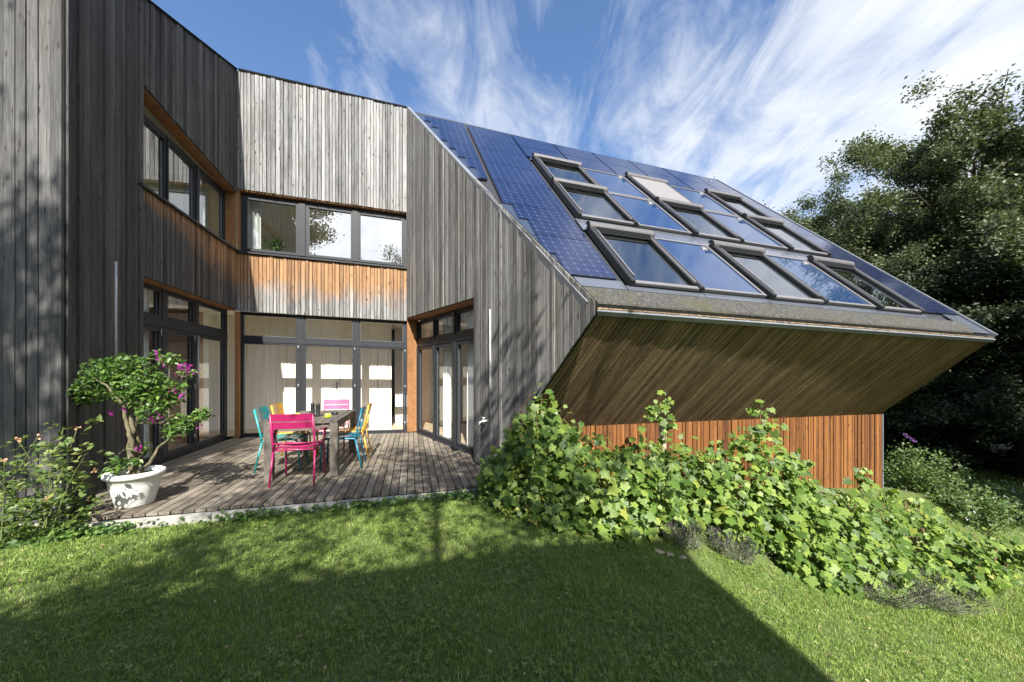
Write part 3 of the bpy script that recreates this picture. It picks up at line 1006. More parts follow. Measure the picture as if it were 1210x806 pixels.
for i in range(-70, 70):
    off0 = i * pitch + .0055; off1 = (i + 1) * pitch - .0055
    org = Vector((-2.5, 5.5, 0))
    l0 = clip_line(deck_poly, org + dn * off0, dd); l1 = clip_line(deck_poly, org + dn * off1, dd)
    if len(l0) < 2 or len(l1) < 2: continue
    j = g.uniform(-.004, .004)
    zt = .0 + g.uniform(-.0015, .0015)
    seg_start0, seg_start1 = l0[0] + j, l1[0] + j
    e0, e1 = l0[-1], l1[-1]
    cut = seg_start0 + g.uniform(1.2, 3.4)
    segs = [(seg_start0, seg_start1, min(cut, e0), min(cut, e1))]
    if cut < min(e0, e1) - .3: segs.append((cut + .004, cut + .004, e0, e1))
    for a0, a1, b0, b1 in segs:
        pts = [org + dn * off0 + dd * a0, org + dn * off1 + dd * a1, org + dn * off1 + dd * b1, org + dn * off0 + dd * b0]
        mb.hexa([L(p.x, p.y, zt - .028) for p in pts] + [L(p.x, p.y, zt) for p in pts])
deck = mb.build('wooden_deck', M['deck'])
at = deck.data.attributes.new('warm', 'FLOAT', 'POINT')
tag(deck, 'weathered timber plank terrace in the recess of the house', 'deck')
md = MB(); cpoly = [p for p in deck_poly]
md.prism([L(p.x, p.y, -.20) for p in cpoly], (0, 0, .165)); md.build('sub_frame', M['backing'], deck)
# pale concrete kerb along the front of the deck
kd = (front1 - front0).normalized(); kn = Vector((kd.y, -kd.x, 0))
mb = MB(); g = random.Random(4)
a = -.06
Lk = (front1 - front0).length
while a < Lk:
    b = min(a + 1.0, Lk)
    p = [front0 + kd * (a + .004) + kn * -.02, front0 + kd * (b - .004) + kn * -.02, front0 + kd * (b - .004) + kn * .055, front0 + kd * (a + .004) + kn * .055]
    mb.hexa([L(q.x, q.y, -.30) for q in p] + [L(q.x, q.y, -.036) for q in p]); a = b
kerb = mb.build('kerb', M['concrete']); tag(kerb, kind='structure', label='pale concrete kerb along the front of the deck')

# ------------------------------------------------------------------ ground
def ground_mat():
    m, nt, b, out = mat('lawn_soil')
    v = coords(nt)
    n1 = noise(nt, v, 1.3, 5); n2 = noise(nt, v, 40, 5, .7); n3 = noise(nt, v, 6, 4)
    c = ramp(nt, n2, [(.3, (.04, .065, .014)), (.6, (.10, .14, .03)), (.8, (.16, .19, .055))])
    c2 = ramp(nt, n2, [(.3, (.05, .04, .02)), (.7, (.13, .11, .06))])
    f = ramp(nt, math_n(nt, 'ADD', math_n(nt, 'MULTIPLY', n1, .5), math_n(nt, 'MULTIPLY', n3, .5)), [(.5, 0.0), (.68, .6)])
    nt.links.new(mix_c(nt, f, c, c2), b.inputs['Base Color'])
    b.inputs['Roughness'].default_value = .95
    bump(nt, n2, .8, .02, b)
    return m
M['ground'] = ground_mat()
xs = np.unique(np.concatenate([np.linspace(-300, -12, 30), np.linspace(-12, -4, 17), np.linspace(-4, 14, 91), np.linspace(14, 40, 40), np.linspace(40, 400, 30)]))
ys = np.unique(np.concatenate([np.linspace(-300, -6, 30), np.linspace(-6, 12, 91), np.linspace(12, 45, 40), np.linspace(45, 400, 30)]))
X, Y = np.meshgrid(xs, ys)
Z = ground_z(X, Y)
V = np.stack([X, Y, Z], -1).reshape(-1, 3)
nx, ny = len(xs), len(ys)
ii, jj = np.meshgrid(np.arange(nx - 1), np.arange(ny - 1))
q = (jj * nx + ii).ravel()
F = np.stack([q, q + 1, q + nx + 1, q + nx], 1)
me = np_mesh('ground', V, F)
me.polygons.foreach_set('use_smooth', [True] * len(me.polygons))
ground = new_obj('ground', me, M['ground']); tag(ground, kind='structure', label='grassy garden ground falling away to the right')

# lawn edge (foot of the planted bank) in plan, estimated from image coordinates
FOOT = [(-.30, 4.42), (.02, 3.98), (.45, 3.75), (.95, 3.62), (1.52, 3.52), (2.15, 3.62), (2.75, 3.72), (3.4, 3.72), (4.0, 3.80), (4.55, 3.86), (5.2, 3.98), (6.1, 4.3), (7.2, 5.0), (8.6, 5.9)]
def foot_y(x):
    return np.interp(x, [p[0] for p in FOOT], [p[1] for p in FOOT])


# ------------------------------------------------------------------ grass blades
def lawn_points(n, x0, x1, y0, y1, g):
    x = g.uniform(x0, x1, n); y = g.uniform(y0, y1, n)
    u = x / np.maximum(y, .1)
    ok = (y > 1.55) & (np.abs(u) < 2.5)
    # in front of the deck and of the bed
    fx, fy = front0.x, front0.y
    dist = (x - fx) * kn.x + (y - fy) * kn.y
    left = x < -.2
    ok &= np.where(left, dist > .07, y < foot_y(x) + .12)
    # wing wall
    ok &= ~((x < front0.x) & (y > 3.38))
    return x[ok], y[ok]


gg = np.random.default_rng(11)
def blades(name, n, region, hmin, hmax, wid, mtl):
    x, y = lawn_points(n, *region, gg)
    # tufty density
    dens = .5 + .5 * np.sin(x * 5.1 + 2 * np.sin(y * 3.3)) * np.sin(y * 6.3 + 1.7 * np.sin(x * 4.1))
    keep = gg.uniform(size=len(x)) < .55 + .45 * dens
    x, y = x[keep], y[keep]; k = len(x)
    z = ground_z(x, y)
    h = gg.uniform(hmin, hmax, k) * (.75 + .5 * dens[keep])
    ang = gg.uniform(0, 2 * np.pi, k); lean = gg.uniform(.1, .75, k)
    dx, dy = np.cos(ang) * lean * h, np.sin(ang) * lean * h
    w = wid * gg.uniform(.7, 1.3, k); a2 = gg.uniform(0, np.pi, k)
    wx, wy = np.cos(a2) * w, np.sin(a2) * w
    V = np.empty((k, 5, 3))
    V[:, 0] = np.stack([x - wx, y - wy, z - .004], 1); V[:, 1] = np.stack([x + wx, y + wy, z - .004], 1)
    V[:, 2] = np.stack([x + dx * .4 - wx * .8, y + dy * .4 - wy * .8, z + h * .6], 1); V[:, 3] = np.stack([x + dx * .4 + wx * .8, y + dy * .4 + wy * .8, z + h * .6], 1)
    V[:, 4] = np.stack([x + dx, y + dy, z + h * (1 - .25 * lean)], 1)
    base = (np.arange(k) * 5)[:, None]
    F = np.concatenate([base + np.array([[0, 1, 3]]), base + np.array([[0, 3, 2]]), base + np.array([[2, 3, 4]])], 0)
    me = np_mesh(name, V.reshape(-1, 3), F)
    o = new_obj(name, me, mtl)
    return o


def grass_mat():
    m, nt, b, out = mat('grass_blades')
    rnd = island(nt)
    v = coords(nt)
    n1 = noise(nt, v, 1.6, 4); n2 = noise(nt, v, 7, 3)
    f = math_n(nt, 'ADD', math_n(nt, 'MULTIPLY', rnd, .52), math_n(nt, 'SUBTRACT', math_n(nt, 'MULTIPLY', math_n(nt, 'ADD', n1, n2), .55), .29))
    col = ramp(nt, f, [(.08, (.066, .125, .022)), (.38, (.145, .235, .046)), (.68, (.25, .335, .08)), (.90, (.47, .44, .22))])
    nt.links.new(col, b.inputs['Base Color'])
    b.inputs['Roughness'].default_value = .5
    b.inputs['Specular IOR Level'].default_value = .3
    tl = nt.nodes.new('ShaderNodeBsdfTranslucent'); nt.links.new(mix_c(nt, .35, col, (.25, .33, .04)), tl.inputs['Color'])
    mx = N(nt, 'ShaderNodeMixShader', Fac=.3)
    nt.links.new(b.outputs[0], mx.inputs[1]); nt.links.new(tl.outputs[0], mx.inputs[2]); nt.links.new(mx.outputs[0], out.inputs[0])
    return m


M['grass'] = grass_mat()
o = blades('lawn_grass', 520000, (-7.5, 9.5, 1.5, 5.3), .016, .042, .0023, M['grass'])
tag(o, 'short green lawn grass sloping away from the terrace', 'grass', kind='stuff')
x = gg.uniform(5.5, 26, 90000); y = gg.uniform(3, 15, 90000)
tt_ = (x - S0[0]) * wdir.x + (y - S0[1]) * wdir.y; dd_ = (x - S0[0]) * wn.x + (y - S0[1]) * wn.y
ok = ((dd_ > .5) | (tt_ > 8.6)) & (np.abs(x / y) < 1.6); x, y = x[ok], y[ok]; k = len(x)
pts = np.stack([x, y, ground_z(x, y)], 1)
up_ = gg.normal(size=(k, 3)) * .3
blade_tv = [(-.05, 0, 0), (.05, 0, 0), (.0, 1, .0)]
nrm_ = gg.normal(size=(k, 3)); nrm_[:, 2] *= .2
me = scatter('meadow_grass', pts, nrm_, gg.uniform(.05, .14, k), blade_tv, [(0, 1, 2)], gg, tang=up_ + np.array([0, 0, 1.0]))
o = new_obj('meadow_grass', me, M['grass']); tag(o, 'longer meadow grass on the lower slope beyond the house corner', 'grass', kind='stuff')
# clover and small lawn herbs
M['clover'] = leaf_mat('clover_leaves', (.06, .11, .022), (.12, .19, .036), (.19, .27, .06), .5, .25)
x, y = lawn_points(42000, -5.5, 3.6, 1.5, 4.3, gg)
pat = np.sin(x * 3.7 + 1.2) * np.sin(y * 4.9 + .5) + .6 * np.sin(x * 9.1) * np.sin(y * 7.7)
ok = pat + gg.normal(size=len(x)) * .5 > .15; x, y = x[ok], y[ok]; k = len(x)
pts = np.stack([x, y, ground_z(x, y) + gg.uniform(.018, .045, k)], 1)
nrm_ = gg.normal(size=(k, 3)) * .35 + np.array([0, 0, 1.0])
cl_v = [(0, 0, 0)]; cl_f = []
for j in range(3):
    a = j * 2.094
    b0 = len(cl_v)
    cl_v += [(math.sin(a - .5) * .8, math.cos(a - .5) * .8, .1), (math.sin(a) * 1.0, math.cos(a) * 1.0, .02), (math.sin(a + .5) * .8, math.cos(a + .5) * .8, .1)]
    cl_f += [(0, b0, b0 + 1), (0, b0 + 1, b0 + 2)]
me = scatter('clover', pts, nrm_, gg.uniform(.009, .018, k), cl_v, cl_f, gg)
o = new_obj('clover', me, M['clover']); tag(o, 'patches of small clover leaves in the lawn', 'clover', kind='stuff')

x, y = lawn_points(900, -4.2, 5.5, 1.5, 4.6, gg); k = len(x)
pts = np.stack([x, y, ground_z(x, y) + gg.uniform(.03, .045, k)], 1)
me = scatter('fallen_leaves', pts, gg.normal(size=(k, 3)) * .4 + np.array([0, 0, 1.0]), gg.uniform(.010, .028, k), [(0, 0, 0), (-.3, .5, .1), (0, 1, 0), (.3, .5, .1)], [(0, 3, 2, 1)], gg)
o = new_obj('fallen_leaves', me, leaf_mat('dry_leaves', (.10, .07, .03), (.24, .18, .08), (.40, .34, .20), .7, .2)); tag(o, 'small dry leaves fallen on the lawn', 'leaves', kind='stuff')

# ------------------------------------------------------------------ table and chairs
M['tablewood'] = wood_cladding('weathered_teak', [(.04, .036, .031), (.105, .094, .082), (.19, .172, .152)], WARMS, grain_scale=(30, 2.5, 30), knot=False, rough=.7)
M['pink'] = plain('fuchsia_paint', (.30, .012, .085), .4, var=.04, coat=.3)
M['rose'] = plain('rose_paint', (.50, .075, .17), .35, var=.04, coat=.3)
M['teal'] = plain('turquoise_paint', (.015, .235, .235), .34, var=.04, coat=.3)
M['blue'] = plain('lagoon_blue_paint', (.012, .13, .20), .34, var=.04, coat=.3)
M['yellow'] = plain('honey_yellow_paint', (.52, .29, .035), .34, var=.04, coat=.3)
TC = L(-2.90, 5.30, 0)
table = empty('dining_table', TC, HOUSE_ROT)
tag(table, 'weathered grey timber dining table with slatted top on the terrace', 'table')
TW, TL_, TH = .84, 1.60, .725
mb = MB(); g = random.Random(8)
ns = 9
for i in range(ns):
    w = (TW - .0) / ns
    mb.box((-TW / 2 + w * (i + .5), 0, TH - .014), (w - .008, TL_, .026 + g.uniform(0, .002)), bev=.002)
o = mb.build('tabletop', M['tablewood'], table)
mb = MB()
mb.box((0, -TL_ / 2 + .045, TH - .075), (TW - .20, .03, .085)); mb.box((0, TL_ / 2 - .045, TH - .075), (TW - .20, .03, .085))
mb.box((-TW / 2 + .045, 0, TH - .075), (.03, TL_ - .2, .085)); mb.box((TW / 2 - .045, 0, TH - .075), (.03, TL_ - .2, .085))
mb.build('apron', M['tablewood'], table)
for sx in (-1, 1):
    for sy in (-1, 1):
        mb = MB(); mb.box((sx * (TW / 2 - .047), sy * (TL_ / 2 - .047), (TH - .03) / 2), (.092, .092, TH - .03), bev=.004)
        mb.build('leg', M['tablewood'], table)


def arc(p0, p1, p2, n=5):
    """rounded corner p0-p1-p2"""
    p0, p1, p2 = Vector(p0), Vector(p1), Vector(p2)
    return [(p0 * (1 - t) ** 2 + p1 * 2 * t * (1 - t) + p2 * t * t) for t in [i / n for i in range(n + 1)]]


def make_chair(name, mtl, label, arms=False):
    t = empty(name)
    tag(t, label, 'chair')
    hw = .205 if not arms else .225
    r = .0125
    for s in (-1, 1):
        mb = MB(); x = s * hw
        mb.tube([(x * 1.03, .255, .0)] + arc((x, .235, .36), (x * .99, .228, .432), (x * .97, .15, .436)), r, 10)
        mb.build('leg', mtl, t)
        mb = MB()
        mb.tube([(x * 1.05, -.285, 0), (x, -.20, .41)], r, 10); mb.build('leg', mtl, t)
    mb = MB()
    for s in (-1, 1):
        x = s * hw
        mb.tube([(x * .97, .15, .436), (x * .98, -.15, .425), (x, -.20, .42)], r, 8, caps=False)
    mb.tube([(-hw, -.19, .418), (hw, -.19, .418)], r * .8, 8); mb.tube([(-hw * .97, .2, .425), (hw * .97, .2, .425)], r * .8, 8)
    mb.build('seat_frame', mtl, t)
    mb = MB()
    n = 8; y0, y1 = -.185, .25
    for i in range(n):           # curved slats, front one rolled down
        a = y0 + (y1 - y0) * i / n + .004; b = y0 + (y1 - y0) * (i + 1) / n - .004
        m_ = 6
        vs = []
        for k in range(m_ + 1):
            xx = -hw * .96 + 2 * hw * .96 * k / m_
            dip = -.014 * (1 - (2 * k / m_ - 1) ** 2)
            fz = -.022 if i == n - 1 else 0
            za, zb = .452 + dip + .004 * math.sin(i), .452 + dip + fz
            vs += [(xx, a, za), (xx, b, zb), (xx, b, zb - .006), (xx, a, za - .006)]
        fs = []
        for k in range(m_):
            o_ = k * 4
            for j in range(4): fs.append((o_ + j, o_ + (j + 1) % 4, o_ + 4 + (j + 1) % 4, o_ + 4 + j))
        fs += [(0, 1, 2, 3)[::-1], (m_ * 4, m_ * 4 + 1, m_ * 4 + 2, m_ * 4 + 3)]
        mb.add(vs, fs)
    mb.build('seat', mtl, t)
    mb = MB()
    for s in (-1, 1):
        x = s * hw
        mb.tube([(x, -.20, .41), (x, -.212, .5), (x * 1.0, -.29, .855)], r, 10)
    mb.tube([(-hw, -.2125, .502), (hw, -.2125, .502)], r * .75, 8)
    mb.build('back_frame', mtl, t)
    for z0, z1 in ((.685, .765), (.775, .865)):
        mb = MB(); m_ = 8; vs = []
        for k in range(m_ + 1):
            q = 2 * k / m_ - 1
            xx = hw * 1.02 * q; bow = -.03 * (1 - q * q)
            ya = lambda z: -.212 - (z - .5) * .22 + .012 + bow
            vs += [(xx, ya(z0), z0), (xx, ya(z1), z1), (xx, ya(z1) + .006, z1), (xx, ya(z0) + .006, z0)]
        fs = []
        for k in range(m_):
            o_ = k * 4
            for j in range(4): fs.append((o_ + j, o_ + (j + 1) % 4, o_ + 4 + (j + 1) % 4, o_ + 4 + j))
        fs += [(0, 1, 2, 3)[::-1], (m_ * 4, m_ * 4 + 1, m_ * 4 + 2, m_ * 4 + 3)]
        mb.add(vs, fs, smooth=False)
        mb.build('backrest', mtl, t)
    if arms:
        for s in (-1, 1):
            x = s * hw
            mb = MB()
            path = [(x, -.235, .64), (x * 1.22, -.12, .645), (x * 1.27, .06, .645)]
            vs = []
            for px, py, pz in path:
                vs += [(px - .022, py, pz), (px + .022, py, pz), (px + .022, py, pz + .008), (px - .022, py, pz + .008)]
            fs = [(0, 3, 2, 1), (8, 9, 10, 11)]
            for k in range(2):
                o_ = k * 4
                for j in range(4): fs.append((o_ + j, o_ + (j + 1) % 4, o_ + 4 + (j + 1) % 4, o_ + 4 + j))
            mb.add(vs, fs)
            mb.tube([(x * 1.27, .05, .64)] + arc((x * 1.27, .055, .58), (x * 1.24, .04, .47), (x * 1.0, .0, .436)), .011, 8)
            mb.build('armrest', mtl, t)
    return t


def put(o, x, y, rz):
    o.location = L(x, y, .0); o.rotation_euler = (0, 0, rz)
H = HOUSE_ROT
G6 = 'coloured metal garden chairs around the terrace table'
ch = make_chair('garden_armchair', M['pink'], 'dark fuchsia metal armchair at the near end of the table', True); put(ch, -2.69, 4.50, H - R(1)); ch['group'] = G6
base = make_chair('garden_chair', M['blue'], 'dark blue metal chair on the right long side of the table', False); put(base, -2.48, 5.21, H + R(90)); base['group'] = G6
def recolour(o, mtl, label):
    c = copy_tree(o)
    for ch_ in c.children:
        ch_.data = ch_.data.copy(); ch_.data.materials[0] = mtl
    c['label'] = label
    return c
put(recolour(base, M['yellow'], 'honey yellow metal chair behind the dark blue one on the table\'s right side'), -2.62, 5.80, H + R(90))
put(recolour(base, M['teal'], 'turquoise metal chair at the near left corner of the table'), -3.22, 5.02, H - R(90))
put(recolour(base, M['yellow'], 'honey yellow metal chair beside the turquoise one on the table\'s left side'), -3.40, 5.62, H - R(90))
put(recolour(base, M['rose'], 'rose pink metal chair at the far end of the table facing the garden'), -3.17, 6.32, H + R(180))

# things on the table
M['cup'] = plain('lime_glaze', (.50, .52, .06), .25, var=.02, coat=.5)
M['black'] = plain('black_plastic', (.012, .012, .013), .25)
M['coffee'] = plain('coffee', (.02, .01, .005), .2)
zt = TH + .001
def table_pt(x, y): return L(x, y, 0) + Vector((0, 0, zt + (L(TC.x, TC.y).z - TC.z) + SHEAR * (x - TC.x)))
for (x, y, lb, lb2) in ((-3.04, 5.03, 'lime green espresso cup on the left half of the table near the turquoise chair', 'lime green saucer under the cup on the left half of the table'),
                        (-2.58, 4.97, 'lime green espresso cup beside the black sunglasses', 'lime green saucer under the cup beside the sunglasses')):
    mb = MB(); mb.lathe([(.0, .0), (.035, .0), (.062, .010), (.064, .013), (.035, .005), (.0, .005)], (0, 0, 0), 28)
    o = mb.build('saucer', M['cup']); o.location = table_pt(x, y); tag(o, lb2, 'saucer', 'lime green coffee cups and saucers')
    mb = MB(); mb.lathe([(.0, .0), (.022, .0), (.030, .015), (.036, .05), (.033, .05), (.027, .016), (.0, .008)], (0, 0, 0), 28)
    o = mb.build('coffee_cup', M['cup']); o.location = table_pt(x, y) + Vector((0, 0, .006)); tag(o, lb, 'cup', 'lime green coffee cups and saucers')
    mh = MB(); mh.tube([(.034, 0, .04), (.05, 0, .04), (.055, 0, .028), (.046, 0, .016), (.031, 0, .016)], .004, 8); mh.build('handle', M['cup'], o)
for x, y, hh, lb in ((-2.89, 5.15, .20, 'tall dark pepper mill with a small knob, left one of the pair on the table'), (-2.80, 5.13, .19, 'tall dark salt mill, right one of the pair on the table')):
    mb = MB(); mb.lathe([(.0, 0), (.03, 0), (.03, .01), (.026, .03), (.026, hh * .72), (.028, hh * .74), (.0, hh * .74)], (0, 0, 0), 24)
    o = mb.build('pepper_mill', M['frame']); o.location = table_pt(x, y); tag(o, lb, 'mill', 'pair of dark mills on the table')
    mc = MB(); mc.lathe([(.0, hh * .742), (.026, hh * .742), (.027, hh * .9), (.022, hh * .97), (.006, hh * .98), (.008, hh * 1.03), (.0, hh * 1.05)], (0, 0, 0), 24); mc.build('mill_cap', M['aludark'], o)
sg = empty('sunglasses', table_pt(-2.66, 5.30), H + R(20)); tag(sg, 'black folded sunglasses lying on the table', 'sunglasses')
for s in (-1, 1):
    mb = MB(); mb.lathe([(.0, .0), (.026, .002), (.028, .006), (.026, .010), (.0, .012)], (0, 0, 0), 20); o = mb.build('lens', M['black'], sg); o.location = (s * .034, 0, .026); o.rotation_euler = (R(75), 0, 0)
mb = MB(); mb.tube([(-.062, .005, .034), (-.01, 0, .038), (.01, 0, .038), (.062, .005, .034)], .004, 8); mb.tube([(-.062, .005, .034), (-.02, .03, .008), (.05, .035, .006)], .003, 8); mb.tube([(.062, .005, .034), (.02, .045, .008), (-.05, .05, .006)], .003, 8); mb.build('spectacle_frame', M['black'], sg)

# ------------------------------------------------------------------ plants
LEAF = ([(0, 0, 0), (-.28, .38, .06), (0, .45, -.03), (.28, .38, .06), (0, 1, -.02)], [(0, 2, 1), (0, 3, 2), (1, 2, 4), (2, 3, 4)])
# potted bougainvillea
PC = L(-3.815, 3.60, 0)
M['pot'] = plain('white_glaze_pot', (.66, .655, .63), .55, var=.08, scale=9, bumpy=.1)
mb = MB(); mb.lathe([(.0, .0), (.135, .0), (.142, .01), (.185, .20), (.198, .28), (.222, .29), (.228, .31), (.222, .335), (.205, .34), (.19, .325), (.185, .29), (.0, .285)], (0, 0, 0), 40)
pot = mb.build('plant_pot', M['pot']); pot.location = PC; tag(pot, 'large white round planter with thick rim on the corner of the deck', 'planter')
mb = MB(); mb.lathe([(.0, .293), (.1, .297), (.186, .29)], (0, 0, 0), 24); mb.build('soil', plain('potting_soil', (.06, .04, .025), .95, var=.5, scale=60, bumpy=.8), pot)
M['bark'] = plain('grey_bark', (.12, .105, .06), .9, var=.35, scale=22, bumpy=.6)
M['boug'] = leaf_mat('bougainvillea_leaves', (.022, .06, .012), (.06, .125, .024), (.12, .20, .038), .42, .3, (.22, .27, .05), .96)
M['magenta'] = leaf_mat('magenta_bracts', (.16, .008, .12), (.26, .014, .22), (.36, .03, .32), .6, .4)
pc = Vector((PC.x, PC.y, PC.z + .29))
boug = empty('bougainvillea', pc); tag(boug, 'bonsai shaped bougainvillea with twisted stems and magenta flowers in the white planter', 'shrub')
g2 = random.Random(15)
def px_at(px, py, y):     # a point of the photograph at distance y, used to place the plants
    return Vector(((px - 605) / 420 * y, y, 1.38 - (py - 443) / 420 * y))
stems = MB()
def stem(pts, r0, r1):
    pts = [Vector(p) - pc for p in pts]
    dense = []
    for i in range(len(pts) - 1):
        for k in range(4):
            t = k / 4; dense.append(pts[i].lerp(pts[i + 1], t) + Vector((g2.uniform(-.008, .008), g2.uniform(-.008, .008), 0)))
    dense.append(pts[-1])
    n = len(dense)
    stems.tube(dense, [r0 + (r1 - r0) * i / (n - 1) for i in range(n)], 8)
Yp = 3.62
stem([px_at(158, 560, Yp), px_at(152, 535, Yp), px_at(157, 508, Yp - .03), px_at(151, 485, Yp), px_at(154, 465, Yp), px_at(148, 448, Yp)], .026, .010)
stem([px_at(160, 560, Yp), px_at(165, 530, Yp + .03), px_at(160, 505, Yp + .02), px_at(166, 482, Yp), px_at(176, 460, Yp), px_at(184, 445, Yp)], .021, .008)
stem([px_at(157, 560, Yp), px_at(156, 520, Yp - .06), px_at(149, 498, Yp - .05), px_at(143, 475, Yp - .08), px_at(125, 455, Yp - .1), px_at(110, 447, Yp - .1)], .022, .007)
stem([px_at(162, 560, Yp), px_at(178, 546, Yp), px_at(186, 530, Yp + .02), px_at(198, 520, Yp), px_at(215, 500, Yp + .05), px_at(235, 492, Yp + .05)], .018, .005)
stem([px_at(163, 545, Yp), px_at(168, 535, Yp - .1), px_at(150, 530, Yp - .16), px_at(135, 540, Yp - .16)], .010, .004)
stem([px_at(151, 485, Yp), px_at(180, 470, Yp + .1), px_at(205, 452, Yp + .12), px_at(222, 432, Yp + .1)], .012, .004)
stem([px_at(160, 500, Yp), px_at(190, 500, Yp - .05), px_at(205, 490, Yp - .05)], .010, .004)
stems.build('stems', M['bark'], boug)
blobs = [(105, 460, .17, 420), (125, 440, .17, 470), (150, 435, .19, 560), (175, 450, .16, 420), (190, 470, .15, 380), (160, 462, .17, 330), (205, 460, .11, 170), (200, 425, .09, 100), (222, 440, .07, 55),
         (135, 462, .14, 260), (98, 472, .08, 90), (180, 488, .12, 150), (215, 500, .12, 240), (238, 490, .09, 130), (205, 510, .09, 90), (146, 548, .09, 80), (165, 532, .08, 80), (130, 556, .06, 40), (185, 418, .06, 40), (160, 545, .05, 40)]
P_ = []; 
for bx, by, br, bn in blobs:
    bn = int(bn * .8)
    c = np.array(px_at(bx, by, Yp + g2.uniform(-.10, .08)) - pc)
    d = rng.normal(size=(bn, 3)); d /= np.linalg.norm(d, axis=1, keepdims=True)
    P_.append(c + d * (br * 1.15 * rng.uniform(.2, 1.0, bn) ** .6)[:, None] * np.array([1, .9, .75]))
P_ = np.concatenate(P_)
# keep the crown clear of the wall
wdist = (P_[:, 0] + pc.x - LN[0]) * W1.n.x + (P_[:, 1] + pc.y - LN[1]) * W1.n.y
P_ = P_[wdist > .05]
nr = rng.normal(size=P_.shape) * .7 + np.array([0, -.35, .8])
tg = rng.normal(size=P_.shape) + np.array([0, 0, -.5])
me = scatter('foliage', P_, nr, rng.uniform(.036, .066, len(P_)), *LEAF, tang=tg); new_obj('foliage', me, M['boug'], boug)
Fp = []
for bx, by, br, bn in ((217, 436, .05, 22), (226, 438, .045, 18), (210, 442, .03, 8), (205, 463, .035, 10), (215, 467, .03, 9), (185, 420, .03, 8), (193, 432, .03, 8), (178, 497, .035, 14), (186, 492, .025, 8), (165, 529, .03, 9), (236, 505, .018, 5), (129, 488, .02, 4), (146, 484, .018, 4)):
    c = np.array(px_at(bx, by, Yp - .12) - pc); Fp.append(c + rng.normal(size=(bn, 3)) * br * .55)
for fp in Fp:
    nr = rng.normal(size=fp.shape) + np.array([0, -.5, .3])
    me = scatter('flower_cluster', fp, nr, rng.uniform(.022, .036, len(fp)), [(0, 0, 0), (-.42, .45, .1), (0, .95, .0), (.42, .45, .1)], [(0, 3, 2, 1)]); new_obj('flower_cluster', me, M['magenta'], boug)

# rose bush on the left
M['rose_leaf'] = leaf_mat('rose_leaves', (.035, .07, .015), (.085, .135, .03), (.16, .21, .055), .45, .3, (.33, .30, .08), .97)
M['stem_green'] = plain('green_stem', (.12, .15, .05), .6, var=.2)
M['blush'] = leaf_mat('blush_petals', (.45, .22, .10), (.60, .30, .16), (.70, .45, .30), .6, .3)
rb0 = Vector((-4.45, 3.12, float(ground_z(-4.45, 3.12))))
rose = empty('rose_bush', rb0); tag(rose, 'loose rose bush with arching green stems at the foot of the left wall', 'shrub')
smb = MB(); lp = []; lt = []; fl_ = []
tips = [(20, 520), (5, 545), (45, 515), (75, 505), (92, 505), (60, 535), (100, 540), (112, 555), (35, 560), (105, 590), (15, 585), (55, 590), (30, 610), (0, 570), (95, 605), (10, 610)]
for (tx, ty) in tips:
    yy = g2.uniform(2.9, 3.3)
    tip = px_at(tx, ty, yy) - rb0
    root = Vector((g2.uniform(-.28, .35) + tip.x * .25, g2.uniform(-.08, .08), 0))
    mid = root.lerp(tip, .55) + Vector((g2.uniform(-.06, .06), g2.uniform(-.06, .06), .12))
    path = arc(root, mid, tip, 9)
    smb.tube(path, [.006 - .004 * i / 9 for i in range(10)], 5)
    for i in range(2, 10):
        for k in range(2):
            p = path[i] + Vector((g2.uniform(-.03, .03),) * 3)
            d = Vector((g2.gauss(0, 1), g2.gauss(0, 1), g2.gauss(.2, .5))).normalized()
            for q in range(5):      # pinnate leaf
                lp.append(p + d * (.02 + .022 * q) + Vector((g2.uniform(-.008, .008), g2.uniform(-.008, .008), 0))); lt.append(d + Vector((g2.uniform(-.8, .8), g2.uniform(-.8, .8), g2.uniform(-.5, .3))))
    if g2.random() < .5: fl_ += [tip + Vector((g2.gauss(0, .008), g2.gauss(0, .008), g2.gauss(0, .008))) for _ in range(7)]
smb.build('stems', M['stem_green'], rose)
lp = np.array(lp); nr = rng.normal(size=lp.shape) * .6 + np.array([0, -.3, .9])
me = scatter('foliage', lp, nr, rng.uniform(.04, .068, len(lp)), *LEAF, tang=np.array(lt)); new_obj('foliage', me, M['rose_leaf'], rose)
for q in range(0, len(fl_), 7):
    f7 = np.array(fl_[q:q + 7]); me = scatter('flower', f7, rng.normal(size=f7.shape), .02, [(0, 0, 0), (-.5, .5, .1), (0, 1, .0), (.5, .5, .1)], [(0, 3, 2, 1)]); new_obj('flower', me, M['blush'], rose)

# ground cover along the kerb and wall
cov = []
for i in range(2300):
    a = g2.uniform(-.3, Lk - .1); w_ = .5 + .5 * math.sin(a * 4.3) * math.sin(a * 1.9 + 1)
    if g2.random() > .25 + .75 * w_: continue
    if .35 < a < 1.0 and g2.random() < .8: continue
    p = front0 + kd * a + kn * (g2.uniform(.07, .13 + .10 * w_)); cov.append((p.x, p.y, float(ground_z(p.x, p.y)) + g2.uniform(.01, .07 + .03 * w_)))
for i in range(900):
    x = g2.uniform(-5.2, -3.75); y = 3.2 + g2.uniform(-.2, .25); cov.append((x, y, float(ground_z(x, y)) + g2.uniform(.0, .15) * (1 - abs(y - 3.2) * 3)))
for i in range(500):
    x = g2.gauss(-.15, .16); y = g2.gauss(4.18, .12); cov.append((x, y, float(ground_z(x, y)) + g2.uniform(.0, .10)))
cov = np.array(cov); nr = rng.normal(size=cov.shape) * .5 + np.array([0, -.3, 1])
me = scatter('ground_cover', cov, nr, rng.uniform(.025, .05, len(cov)), [(0, 0, 0), (-.45, .4, .05), (0, .5, -.05), (.45, .4, .05), (0, 1, 0)], LEAF[1])
